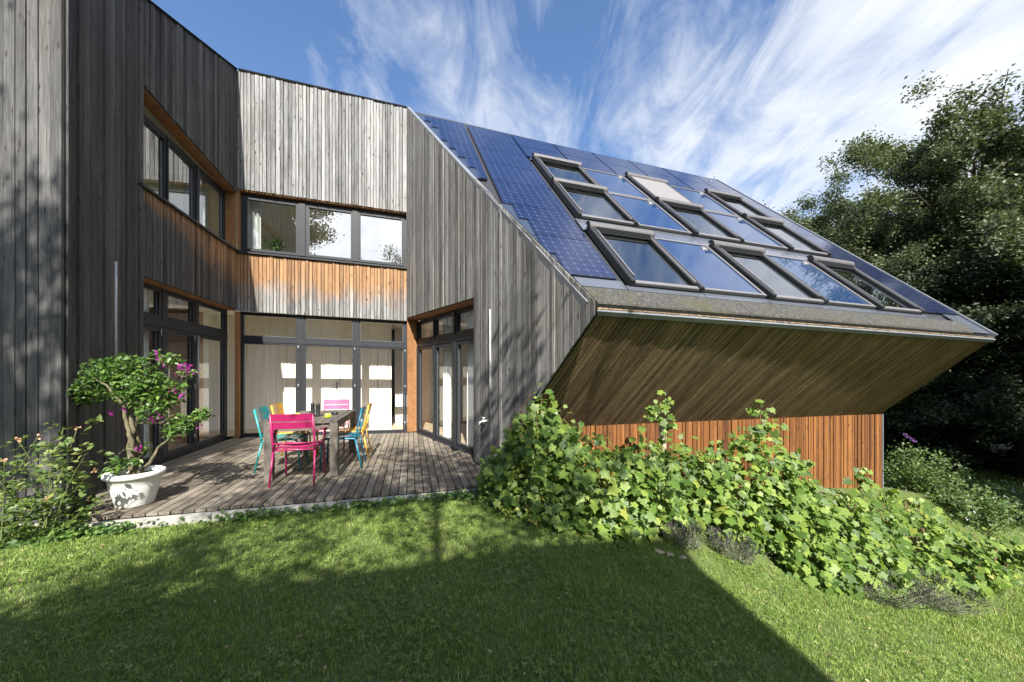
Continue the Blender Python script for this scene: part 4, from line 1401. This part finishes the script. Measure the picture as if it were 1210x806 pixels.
o = new_obj('ground_cover', me, leaf_mat('ground_cover_leaves', (.03, .07, .015), (.06, .125, .025), (.11, .19, .04), .5, .25)); tag(o, 'low leafy weeds along the kerb and the wall foot', 'weeds', kind='stuff')

# grape vines on the bank
M['vine'] = leaf_mat('grape_leaves', (.035, .075, .014), (.095, .165, .028), (.20, .275, .05), .5, .34, (.30, .27, .06), .965)
M['cane'] = plain('vine_cane', (.16, .09, .05), .8, var=.3)
VT_ = [(0, .0, 0)]
out_ = [(0, -.05), (-.28, -.18), (-.46, .02), (-.36, .18), (-.60, .34), (-.42, .48), (-.36, .58), (-.20, .62), (-.10, .82), (0, 1.0), (.10, .82), (.20, .62), (.36, .58), (.42, .48), (.60, .34), (.36, .18), (.46, .02), (.28, -.18)]
VT_ = [(0, .28, .0)] + [(x * .95, y, -.10 * abs(x) * 2 * abs(x) - .05 * (y - .3) ** 2 + (.05 if i % 3 == 0 else 0)) for i, (x, y) in enumerate(out_)]
VF_ = [(0, i + 1, (i + 1) % len(out_) + 1)[::-1] for i in range(len(out_))]
CREST = [(575, 560, 4.35), (592, 535, 4.30), (612, 500, 4.20), (640, 480, 4.10), (675, 508, 4.15), (735, 530, 4.3), (785, 520, 4.5), (830, 535, 4.65), (880, 508, 4.9), (920, 520, 5.0), (945, 555, 5.1), (985, 592, 5.2), (1025, 568, 5.9), (1060, 580, 6.1), (1110, 605, 5.9), (1160, 640, 5.4), (1208, 652, 5.0)]
CP = [px_at(*c) for c in CREST]
FT = [(575, 590), (590, 600), (612, 612), (645, 622), (690, 632), (740, 645), (790, 632), (830, 636), (880, 650), (920, 668), (950, 690), (985, 700), (1030, 712), (1070, 700), (1110, 690), (1160, 705), (1195, 668)]
def ray_ground(px, py):
    u = (px - 605) / 420; v = (py - 443) / 420
    lo, hi = 1.0, 9.0
    for _ in range(50):
        m_ = (lo + hi) / 2
        if 1.38 - v * m_ > float(ground_z(u * m_, m_)): lo = m_
        else: hi = m_
    return Vector((u * lo, lo, float(ground_z(u * lo, lo))))
FP = [ray_ground(*q) for q in FT]
vine_ranges = [(0.0, 3.4), (3.0, 5.6), (5.2, 7.6), (7.2, 9.6), (9.2, 11.6), (11.2, 13.6), (13.2, 16.0)]
vine_labels = ['first grape vine by the deck corner, climbing over the grey gable edge', 'grape vine in front of the pale left end of the orange wall', 'grape vine with a tall shoot standing up before the soffit',
               'grape vine climbing the orange timber wall with a tall leafy shoot', 'grape vine below the bare stretch of orange wall', 'grape vine beside the corner of the orange wall', 'outermost grape vine trailing over the lower lawn']
def sheet(a, b):
    i = min(int(a), len(CP) - 2); t = a - i
    c = CP[i].lerp(CP[i + 1], t) + Vector((0, 0, .07 * math.sin(a * 9 + 1) + .06 * math.sin(a * 23))); f_ = FP[i].lerp(FP[i + 1], t)
    return c, f_, c.lerp(f_, b)
shoots = {2: [(780, 476, 4.5), (776, 490, 4.5), (790, 500, 4.5)], 3: [(898, 488, 4.9), (905, 500, 4.9), (890, 510, 4.9)], 5: [(1018, 556, 6.0), (1025, 570, 6.0)], 0: [(640, 470, 4.1), (622, 492, 4.2)], 6: [(1165, 720, 4.6), (1140, 690, 4.7), (1180, 690, 4.9), (1190, 640, 5.2)]}
for vi, (a0, a1) in enumerate(vine_ranges):
    gv = np.random.default_rng(100 + vi); gr = random.Random(200 + vi)
    base_pt = sheet((a0 + a1) / 2, .5)[2]
    root = Vector((base_pt.x, base_pt.y, float(ground_z(base_pt.x, base_pt.y))))
    vine = empty('grape_vine', root); tag(vine, vine_labels[vi], 'vine', 'grape vines along the planted bank')
    pts = []; nrm = []; cn = MB()
    n = int((560, 560, 580, 580, 540, 470, 330)[vi] * (a1 - a0))
    for k in range(n):
        a = gr.uniform(a0, a1); b = gr.random() ** .78
        c, f_, p = sheet(a, b)
        bulge = math.sin(math.pi * min(1, b * 1.0)) * (.22 + .10 * math.sin(a * 5.3 + vi))
        depth = abs(gr.gauss(0, .14)) - (.10 if gr.random() < .12 else 0)
        lump = .13 * math.sin(a * 7.1 + b * 2) * math.sin(b * 9 + a * 3) + .09 * math.sin(a * 15 + 3 * b) * math.sin(b * 13 + 2)
        o_ = Vector((.05, -.75, .66)) * (bulge + lump - depth)
        p = p + o_ + Vector((gr.gauss(0, .05), gr.gauss(0, .05), gr.gauss(0, .04)))
        gz = float(ground_z(p.x, p.y))
        if p.z < gz + .03: p.z = gz + gr.uniform(.03, .12)
        pts.append(p - root); nrm.append((gr.gauss(.1, .45), gr.gauss(-.75, .45), gr.gauss(.75, .45)))
    for (sx, sy, sY) in shoots.get(vi, []):
        q = px_at(sx, sy, sY)
        for k in range(16):
            pts.append(q + Vector((gr.gauss(0, .07), gr.gauss(0, .06), gr.gauss(-.02, .07))) - root); nrm.append((gr.gauss(0, .5), gr.gauss(-.8, .4), gr.gauss(.6, .4)))
    pts = np.array(pts); nrm = np.array(nrm)
    far = 1.0
    size = (.04 + .095 * gv.uniform(0, 1, len(pts)) ** 1.5) * (.95 if vi < 4 else 1.0)
    tg = gv.normal(size=pts.shape) * .55 + np.array([0, -.35, -1.0])
    me = scatter('foliage', pts, nrm, size, VT_, VF_, gv, tang=tg); new_obj('foliage', me, M['vine'], vine)
    for k in range(int(9 * (a1 - a0))):
        a = gr.uniform(a0, a1); c, f_, p = sheet(a, .75)
        c2, _, p2 = sheet(min(max(a + gr.uniform(-.6, .6), a0), a1), gr.uniform(.0, .2))
        st = Vector((p.x, p.y, float(ground_z(p.x, p.y)))) - root
        mid = (st + (p2 - root)) / 2 + Vector((gr.uniform(-.1, .1), -.05, .1))
        cn.tube(arc(st, mid, p2 - root, 7), [.009, .008, .008, .007, .006, .005, .004, .003], 5)
    for (sx, sy, sY) in shoots.get(vi, [])[:1]:
        q = px_at(sx, sy, sY) - root
        st = q + Vector((gr.uniform(-.05, .05), .0, -.45)); cn.tube(arc(st, (st + q) / 2 + Vector((.03, 0, 0)), q, 5), .004, 5)
    cn.build('canes', M['cane'], vine)
# trellis posts
M['post'] = plain('grey_post', (.30, .25, .21), .8, var=.25, scale=20)
for (px_, py_, yy, lb) in ((655, 484, 4.22, 'short grey timber post among the vines near the deck'), (783, 500, 4.62, 'short grey timber post in front of the orange wall, hidden by vine leaves')):
    t_ = px_at(px_, py_, yy); gz = float(ground_z(t_.x, t_.y)); mb = MB(); mb.box((0, 0, (t_.z - gz) / 2 - .1), (.06, .06, t_.z - gz + .2), .3, bev=.006)
    o = mb.build('trellis_post', M['post']); o.location = (t_.x, t_.y, gz); tag(o, lb, 'post')

# lavender clumps
M['lav'] = leaf_mat('lavender_foliage', (.06, .075, .04), (.13, .15, .09), (.22, .24, .16), .7, .2)
M['lavdark'] = leaf_mat('lavender_spikes', (.018, .017, .016), (.045, .042, .038), (.09, .082, .078), .8, .1)
def lavender(px, py, wid, hgt, n, label, spikes=True, back=.25, arch=.5):
    c = ray_ground(px, py); c = Vector((c.x, c.y + back, 0)); c.z = float(ground_z(c.x, c.y))
    o = empty('lavender', c); tag(o, label, 'lavender', 'lavender clumps at the edge of the lawn')
    ang = rng.uniform(0, 2 * np.pi, n); rad = np.sqrt(rng.uniform(0, 1, n))
    root = np.stack([np.cos(ang) * rad * wid * .35, np.sin(ang) * rad * wid * .25, np.zeros(n)], 1)
    root[:, 2] = ground_z(root[:, 0] + c.x, root[:, 1] + c.y) - c.z
    d = np.stack([np.cos(ang) * rad * arch, np.sin(ang) * rad * arch, np.ones(n)], 1) + rng.normal(size=(n, 3)) * .16
    d /= np.linalg.norm(d, axis=1, keepdims=True)
    nr = rng.normal(size=(n, 3)); nr[:, 2] *= .3
    me = scatter('foliage', root, nr, rng.uniform(.5, 1, n) * hgt, [(-.008, 0, 0), (.008, 0, 0), (.006, .6, .03), (-.006, .6, .03)], [(0, 1, 2, 3)], tang=d); new_obj('foliage', me, M['lav'], o)
    k = n * 3
    t = rng.uniform(.15, .75, k); idx = rng.integers(0, n, k)
    pp = root[idx] + d[idx] * (t * hgt * .8)[:, None]
    me = scatter('leaves', pp, rng.normal(size=(k, 3)), rng.uniform(.03, .05, k), [(-.06, 0, 0), (.06, 0, 0), (.03, 1, 0), (-.03, 1, 0)], [(0, 1, 2, 3)], tang=d[idx] + rng.normal(size=(k, 3)) * .5); new_obj('leaves', me, M['lav'], o)
    if spikes:
        m_ = n // 3
        pp = root[:m_] + d[:m_] * (hgt * .85); pp = np.repeat(pp, 8, 0) + np.repeat(d[:m_], 8, 0) * np.tile(np.linspace(-.03, .05, 8), m_)[:, None]
        me = scatter('flower_spikes', pp, rng.normal(size=pp.shape), .012, [(-.5, 0, 0), (.5, 0, 0), (.3, 1, 0), (-.3, 1, 0)], [(0, 1, 2, 3)], tang=np.repeat(d[:m_], 8, 0)); new_obj('flower_spikes', me, M['lavdark'], o)
    return o
lavender(592, 590, .42, .36, 420, 'silvery lavender clump at the deck corner below the water tap', spikes=False, back=.12)
lavender(812, 652, .50, .22, 420, 'low grey lavender beside the bare earth edge of the lawn', back=.14)
lavender(875, 668, .50, .22, 380, 'low grey lavender in the middle of the lawn edge', back=.12)
lavender(1060, 722, .8, .34, 520, 'wide lavender with dark spent spikes in the lower right of the bed', back=.25, arch=1.2)
lavender(1120, 728, .8, .36, 520, 'outermost lavender with dark spent spikes leaning over the lawn', back=.25, arch=1.3)
# bare earth stones at the bed edge
M['stone'] = plain('pale_stone', (.38, .31, .24), .9, var=.3, scale=25, bumpy=.5)
for i, (px_, py_, s_, lb) in enumerate(((780, 654, .055, 'pale flat stone at the lawn edge, upper one of three'), (792, 657, .065, 'pale flat stone at the lawn edge between its two neighbours'), (806, 661, .05, 'pale flat stone at the lawn edge, lower one of three'))):
    p = ray_ground(px_, py_); mb = MB(); gr = random.Random(i)
    mb.lathe([(.0, -.4), (.8, -.3), (1.0, .0), (.8, .3), (.4, .42), (.0, .45)], (0, 0, 0), 12)
    mb.v = [(x * s_ * (1 + .25 * math.sin(3 * x + 5 * y + i)), y * s_ * .7 * (1 + .2 * math.sin(4 * y + i)), z * s_ * .6) for x, y, z in mb.v]
    o = mb.build('stone', M['stone']); o.location = p + Vector((0, .02, .008)); o.rotation_euler = (0, .25, i * 1.3); tag(o, lb, 'stone', 'pale stones at the bed edge')

# wild shrubs beyond the vines, right of the house corner
M['shrub'] = leaf_mat('wild_shrub_leaves', (.03, .06, .015), (.07, .12, .03), (.13, .18, .055), .5, .3)
M['petal'] = leaf_mat('pale_petals', (.5, .48, .5), (.65, .62, .66), (.8, .78, .8), .7, .3)
M['purple'] = leaf_mat('purple_florets', (.10, .04, .16), (.16, .07, .26), (.25, .12, .38), .7, .2)
def wild_shrub(c, w, h, n, label, flowers=0, seed=0, purple=False):
    gr = np.random.default_rng(seed); c = Vector((c[0], c[1], float(ground_z(c[0], c[1]))))
    o = empty('wild_shrub', c); tag(o, label, 'shrub', 'wild shrubs right of the house')
    st = MB(); pp = []; dirs = []
    for k in range(34):
        a = gr.uniform(0, 6.28); r_ = math.sqrt(gr.uniform(0, 1))
        tip = Vector((math.cos(a) * r_ * w / 2, math.sin(a) * r_ * w / 2, h * (1 - .55 * r_ * r_) * gr.uniform(.7, 1.1)))
        rt = Vector((tip.x * .3, tip.y * .3, 0)); path = arc(rt, rt.lerp(tip, .6) + Vector((0, 0, h * .15)), tip, 6)
        st.tube(path, [.008, .007, .006, .005, .004, .003, .002], 5)
        for i in range(1, 7):
            m_ = n // 34 // 6
            pp.append(np.array(path[i]) + gr.normal(size=(m_, 3)) * .07)
    st.build('stems', M['stem_green'], o)
    pp = np.concatenate(pp); pp = pp[pp[:, 2] > 0]
    me = scatter('foliage', pp, gr.normal(size=pp.shape) * .7 + np.array([0, -.4, .8]), gr.uniform(.04, .085, len(pp)), *LEAF, gr); new_obj('foliage', me, M['shrub'], o)
    if flowers:
        fp = pp[gr.integers(0, len(pp), flowers)] + np.array([0, -.05, .05]); fp = np.repeat(fp, 4, 0) + gr.normal(size=(flowers * 4, 3)) * .012
        me = scatter('blossom', fp, gr.normal(size=fp.shape), .018, [(-.5, 0, 0), (.5, 0, 0), (.5, 1, 0), (-.5, 1, 0)], [(0, 1, 2, 3)], gr); new_obj('blossom', me, M['petal'], o)
    if purple:
        tp = np.array([[-.1, -.1, h * 1.12]]); tp = np.repeat(tp, 60, 0) + np.linspace(0, 1, 60)[:, None] * np.array([[-.22, -.02, .13]]) + gr.normal(size=(60, 3)) * .014
        me = scatter('flower_spike', tp, gr.normal(size=tp.shape), .022, [(-.5, 0, 0), (.5, 0, 0), (.5, 1, 0), (-.5, 1, 0)], [(0, 1, 2, 3)], gr); new_obj('flower_spike', me, M['purple'], o)
wild_shrub((8.25, 7.3), 1.2, .95, 2600, 'leafy shrub with a purple flower spike at the house corner', seed=1, purple=True)
wild_shrub((9.2, 7.6), 1.4, .9, 2600, 'tall green shrub with upright shoots right of the purple one', seed=2)
wild_shrub((9.6, 6.9), 1.5, .75, 2400, 'low shrub dotted with pale flowers behind the vine ends', flowers=60, seed=3)
wild_shrub((10.6, 7.4), 1.7, .7, 2400, 'low shrub dotted with pale flowers at the right edge of the bed', flowers=80, seed=4)
wild_shrub((8.3, 6.3), 1.3, .7, 2200, 'yellowish green shrub between the vines and the pale flowers', flowers=15, seed=5)

# ------------------------------------------------------------------ trees
M['trunk'] = plain('tree_bark', (.06, .048, .036), .95, var=.4, scale=9, bumpy=.6)
M['tree_grey'] = leaf_mat('grey_green_leaves', (.034, .050, .022), (.072, .098, .046), (.135, .16, .088), .5, .22)
M['tree_dark'] = leaf_mat('dark_green_leaves', (.009, .018, .007), (.02, .036, .013), (.042, .062, .023), .6, .15)
M['tree_mid'] = leaf_mat('mid_green_leaves', (.02, .045, .012), (.045, .08, .02), (.09, .13, .035), .45, .25)


def make_tree(seed, Ht, Rc, n_leaf, leaf, mtl, base=.18, trunk_r=.22, droop=0.0, flat=.6, n1=16, open_=1.0):
    g = np.random.default_rng(seed)
    tr = MB(); twigs = []
    path = []
    for i in range(9):
        t = i / 8
        path.append(Vector((.25 * math.sin(t * 3 + seed) * t, .2 * math.cos(t * 2.3 + seed) * t, Ht * .86 * t)))
    tr.tube(path, [trunk_r * (1 - .85 * i / 8) for i in range(9)], 8)
    for k in range(n1):
        t = base + (.97 - base) * (k + g.uniform(0, .8)) / n1
        i = min(7, int(t * 8)); p = path[i].lerp(path[i + 1], t * 8 - i)
        az = k * 2.4 + g.uniform(-.4, .4)
        prof = math.sin(math.pi * min(1, max(.05, (t - base) / (1 - base)) ** .75 * .86 + .12))
        ln = Rc * (.35 + .75 * prof) * g.uniform(.8, 1.15)
        rise = (.15 + .75 * t) * flat - droop
        tip = p + Vector((math.cos(az) * ln, math.sin(az) * ln, ln * rise))
        mid = p.lerp(tip, .5) + Vector((g.uniform(-.3, .3), g.uniform(-.3, .3), .12 * ln))
        bp = arc(p, mid, tip, 8); r0 = trunk_r * .38 * (1 - .6 * t)
        tr.tube(bp, [max(.012, r0 * (1 - i / 8.5)) for i in range(9)], 6)
        for j in range(9):
            s = g.uniform(.25, 1.05); q = bp[min(8, int(s * 8))]
            az2 = az + g.normal() * 1.1
            l2 = ln * .42 * g.uniform(.5, 1.25)
            tip2 = q + Vector((math.cos(az2) * l2, math.sin(az2) * l2, l2 * g.uniform(-.15, .6) - droop * l2 * .6))
            tr.tube([q, q.lerp(tip2, .5) + Vector((0, 0, .06 * l2)), tip2], [max(.01, r0 * .35), .012, .006], 4, caps=False)
            for h_ in range(5):
                q2 = q.lerp(tip2, g.uniform(.25, 1.05))
                d = Vector((g.normal(), g.normal(), g.normal() * .5 - droop)).normalized() * g.uniform(.25, .75)
                twigs.append((q2, q2 + d))
    T = len(twigs)
    a = np.array([t[0] for t in twigs]); b = np.array([t[1] for t in twigs])
    w = g.uniform(.2, 1, T) ** open_; w /= w.sum()
    idx = g.choice(T, n_leaf, p=w)
    s = g.uniform(0, 1.0, n_leaf)[:, None]
    pos = a[idx] * (1 - s) + b[idx] * s + g.normal(size=(n_leaf, 3)) * np.array([.2, .2, .2])
    nr = g.normal(size=(n_leaf, 3)) * .6 + np.array([0, 0, .8])
    cm = scatter('crown', pos, nr, g.uniform(.7, 1.25, n_leaf) * leaf, [(0, 0, 0), (-.3, .45, .05), (0, 1, -.03), (.3, .45, .05)], [(0, 3, 2, 1)], g)
    cm.materials.append(mtl)
    tm = bpy.data.meshes.new('trunk'); tm.from_pydata(tr.v, [], tr.f); tm.polygons.foreach_set('use_smooth', tr.smooth); tm.materials.append(M['trunk'])
    return tm, cm


def plant_tree(name, proto, x, y, s, rz, label, group, z=None):
    tm, cm = proto
    o = empty(name, (x, y, float(ground_z(x, y)) - .1 if z is None else z), rz); o.scale = (s, s, s)
    tag(o, label, 'tree', group)
    t = new_obj('trunk', tm, None, o); c = new_obj('crown', cm, None, o)
    return o


T_big = make_tree(31, 16, 7.2, 260000, .13, M['tree_grey'], base=.16, trunk_r=.32, flat=.75, n1=38)
T_mid = make_tree(32, 11, 4.4, 55000, .15, M['tree_mid'], base=.12, trunk_r=.2, flat=.5, n1=20)
T_dark = make_tree(33, 14, 4.6, 120000, .17, M['tree_dark'], base=.06, trunk_r=.25, droop=.25, flat=.5, n1=26)
T_light = make_tree(34, 11.5, 2.6, 9500, .13, M['tree_mid'], base=.45, trunk_r=.13, flat=.6, n1=12)
FG = 'trees of the wood right of the house'
plant_tree('broadleaf_tree', T_big, 21.3, 16.5, 1.02, .3, 'tallest tree, pale grey green crown standing against the sky right of the roof', FG)
plant_tree('broadleaf_tree', T_big, 17.4, 19.0, .70, 2.1, 'grey green tree whose crown shows just above the solar roof corner', FG)
plant_tree('broadleaf_tree', T_big, 23.5, 22, .95, 5.1, 'grey green tree filling the gap behind the tallest crown', FG)
plant_tree('broadleaf_tree', T_big, 29, 20, 1.05, 4.0, 'high grey green tree at the right edge behind the tallest one', FG)
dk = [(15.2, 14.2, .62, 'dark tree with low hanging boughs nearest to the house corner'), (19.0, 13.2, .8, 'dark tree right of the house corner below the tallest crown'), (23.5, 15.0, .95, 'dark dense tree at the right edge of the wood'),
      (13.2, 18.5, .75, 'dark tree seen through the gap beside the orange wall'), (18.0, 20.5, .85, 'dark tree deep in the wood behind the nearest row'), (25, 21, 1.0, 'dark tree deep in the wood at the right'),
      (21.8, 18.5, .9, 'dark tree standing close behind the tallest crown'), (28, 17, 1.0, 'dark tree beyond the right edge of the view'), (14.5, 24, .9, 'dark tree farthest back beside the house'), (20, 26, 1.1, 'dark tree farthest back in the wood')]
for i, (x, y, s, lb) in enumerate(dk):
    plant_tree('dark_tree', T_dark, x, y, s, i * 1.7, lb, FG)
plant_tree('understorey_tree', T_mid, 17.0, 15.6, .68, .5, 'mid green tree with a lit spray of leaves in front of the dark wood', FG)
# trees behind the camera: they shade the lawn and show in the window panes
BG = 'garden trees behind the viewpoint'
plant_tree('garden_tree', T_light, .5, -2.3, .76, .9, 'slender open tree in front of the neighbour house, dappling the terrace', BG)
plant_tree('garden_tree', T_light, -1.5, -2.5, .54, 3.3, 'small open tree right behind the viewpoint, dappling the middle of the lawn', BG)
T_high = make_tree(41, 13, 1.75, 13000, .14, M['tree_mid'], base=.66, trunk_r=.14, flat=.4, n1=12)
plant_tree('garden_tree', T_high, -4.75, -4.6, 1.0, 2.4, 'slender open tree at the left behind the viewpoint, dappling the wing wall', BG)
for i, (x, y, s, lb) in enumerate(((-9, -20, 1.3, 'large tree left behind the neighbour house'), (9, -24, 1.2, 'large tree right behind the neighbour house'), (18, -3.0, 1.35, 'added tall tree out of view on the right, shading the wood'), (25, 0.5, 1.4, 'added tall tree out of view farther right, shading the wood'), (31, 3, 1.4, 'added tall tree out of view, shading the far right of the wood'))):  # the last three, out of view at the right, are added to darken the wood
    plant_tree('garden_tree', T_dark if i >= 2 else T_mid, x, y, s, i * 2.2, lb, BG)

# neighbour house behind the viewpoint, whose shadow lies on the lawn
nh = empty('neighbour_house', (0, -5, float(ground_z(0, -5)))); tag(nh, 'rendered neighbour house with a sloping roof behind the viewpoint, shading the lawn', 'house')
mb = MB(); zb = -.6
prof = [(-7.0, zb), (3.55, zb), (3.45, 7.66), (-7.0, 4.88)]
mb.prism([(x, 0, z + .35) for x, z in prof], (0, -6, 0)); mb.build('wall', M['plaster'], nh)
mb = MB(); mb.prism([(-7.2, .12, 5.20), (3.52, .12, 8.035), (3.52, .12, 8.14), (-7.2, .12, 5.31)], (0, -6.3, 0)); mb.build('roof', M['zincdark'], nh)
for (a, b) in ((-5.5, -4.2), (-2.2, -.9), (1.0, 2.3)):
    for z0 in (.8, 3.6):
        mb = MB(); mb.box(((a + b) / 2, .02, z0 + .7), (b - a, .06, 1.4)); f_ = mb.build('window', M['frame'], nh)
        mb = MB(); mb.box(((a + b) / 2, .055, z0 + .7), (b - a - .14, .012, 1.26)); mb.build('pane', M['collector'], f_)

# potted plant in the upper window
hp = empty('house_plant', Wb.at(.62, -.32, 3.80)); tag(hp, 'small green potted plant on the sill behind the left upper window', 'plant')
mb = MB(); mb.lathe([(.0, 0), (.05, 0), (.07, .12), (.064, .12), (.0, .11)], (0, 0, 0), 20); mb.build('flower_pot', M['plaster'], hp)
pp = rng.normal(size=(90, 3)) * np.array([.09, .05, .10]) + np.array([0, 0, .28]); me = scatter('foliage', pp, rng.normal(size=pp.shape) + np.array([0, -.6, .6]), .09, *LEAF); new_obj('foliage', me, M['boug'], hp)
mb = MB(); mb.tube([(0, 0, .1), (.01, 0, .3)], .006, 6); mb.build('stem', M['stem_green'], hp)

# ------------------------------------------------------------------ camera, sky, sun
cam = bpy.data.objects.new('camera', bpy.data.cameras.new('camera')); COL.objects.link(cam)
cam.location = (0, 0, 1.38); cam.rotation_euler = (R(90), 0, 0)
cam.data.lens = 420 / 1210 * 36; cam.data.sensor_width = 36; cam.data.sensor_fit = 'HORIZONTAL'
cam.data.shift_y = 40 / 1210; cam.data.clip_end = 2000; cam.data.clip_start = .05
scene.camera = cam

EL = R(43.0)
to_sun = Vector((.196 * math.cos(EL), -.981 * math.cos(EL), math.sin(EL)))
sun = bpy.data.objects.new('sun', bpy.data.lights.new('sun', 'SUN')); COL.objects.link(sun)
sun.data.energy = 5.0; sun.data.angle = R(.53); sun.data.color = (1.0, .95, .86)
sun.rotation_euler = to_sun.to_track_quat('Z', 'Y').to_euler()

w = bpy.data.worlds.new('World'); scene.world = w; w.use_nodes = True
nt = w.node_tree; bg = nt.nodes['Background']
sky = nt.nodes.new('ShaderNodeTexSky'); sky.sky_type = 'NISHITA'; sky.sun_disc = False
sky.sun_elevation = EL; sky.sun_rotation = math.atan2(.196, -.981); sky.air_density = 1.0; sky.dust_density = .6; sky.ozone_density = 2.0; sky.altitude = 300
# cirrus: noise on a high flat layer, stretched along the wind
tc = nt.nodes.new('ShaderNodeTexCoord'); sp = nt.nodes.new('ShaderNodeSeparateXYZ'); nt.links.new(tc.outputs['Generated'], sp.inputs[0])
zc = math_n(nt, 'ADD', math_n(nt, 'MAXIMUM', sp.outputs[2], .0), .12)
cx = math_n(nt, 'DIVIDE', sp.outputs[0], zc); cy = math_n(nt, 'DIVIDE', sp.outputs[1], zc)
cb = nt.nodes.new('ShaderNodeCombineXYZ'); nt.links.new(cx, cb.inputs[0]); nt.links.new(cy, cb.inputs[1])
def cloud(scale, rot, loc, sc, det, rough, dist):
    mp = nt.nodes.new('ShaderNodeMapping'); mp.inputs['Scale'].default_value = scale; mp.inputs['Rotation'].default_value = (0, 0, rot); mp.inputs['Location'].default_value = loc
    nt.links.new(cb.outputs[0], mp.inputs[0])
    return noise(nt, mp.outputs[0], sc, det, rough, dist)
c1 = cloud((1.0, .55, 1), R(-28), (5.3, 2.7, 0), 1.5, 13, .60, .55)
c2 = cloud((1, 1, 1), 0, (6.4, 1.9, 0), .8, 3, .5, .2)
c3 = cloud((1.6, .7, 1), R(-50), (.3, .2, 0), 3.4, 13, .66, .9)
cov_ = math_n(nt, 'ADD', math_n(nt, 'ADD', math_n(nt, 'MULTIPLY', c1, .70), math_n(nt, 'MULTIPLY', c2, .42)), math_n(nt, 'MULTIPLY', c3, .44))
# more cloud towards the horizon, to the right and round the sun
hor = math_n(nt, 'MULTIPLY', math_n(nt, 'SUBTRACT', .52, sp.outputs[2]), .30)
side = math_n(nt, 'MULTIPLY', sp.outputs[0], .09)
sunny = math_n(nt, 'MULTIPLY', math_n(nt, 'MAXIMUM', math_n(nt, 'MULTIPLY', sp.outputs[1], -1.0), 0.0), .10)
cov_ = math_n(nt, 'ADD', math_n(nt, 'ADD', math_n(nt, 'ADD', cov_, hor), side), sunny)
mask = ramp(nt, cov_, [(.69, 0.0), (.77, .22), (.88, .66), (1.0, .93)])
# cirrus is brighter towards the sun (forward scattering)
sd = N(nt, 'ShaderNodeVectorMath', _operation='DOT_PRODUCT'); nt.links.new(tc.outputs['Generated'], sd.inputs[0]); sd.inputs[1].default_value = to_sun
glow = math_n(nt, 'ADD', 1.0, math_n(nt, 'MULTIPLY', math_n(nt, 'POWER', math_n(nt, 'MAXIMUM', sd.outputs['Value'], 0.0), 3.0), 2.0))
vs3 = N(nt, 'ShaderNodeVectorMath', _operation='SCALE'); vs3.inputs[0].default_value = (3.6, 3.7, 3.85); nt.links.new(glow, vs3.inputs['Scale'])
colr = mix_c(nt, mask, mix_c(nt, 1.0, sky.outputs[0], (.62, .70, .79), 'MULTIPLY'), vs3.outputs[0])
nt.links.new(colr, bg.inputs[0]); bg.inputs[1].default_value = .115

vs_ = scene.view_settings
vs_.view_transform = 'Standard'; vs_.look = 'None'; vs_.exposure = 1.4; vs_.gamma = 1.0; vs_.use_curve_mapping = False
scene.render.engine = 'CYCLES'
scene.cycles.use_denoising = True
scene.cycles.max_bounces = 14; scene.cycles.transparent_max_bounces = 16; scene.cycles.glossy_bounces = 4; scene.cycles.diffuse_bounces = 8
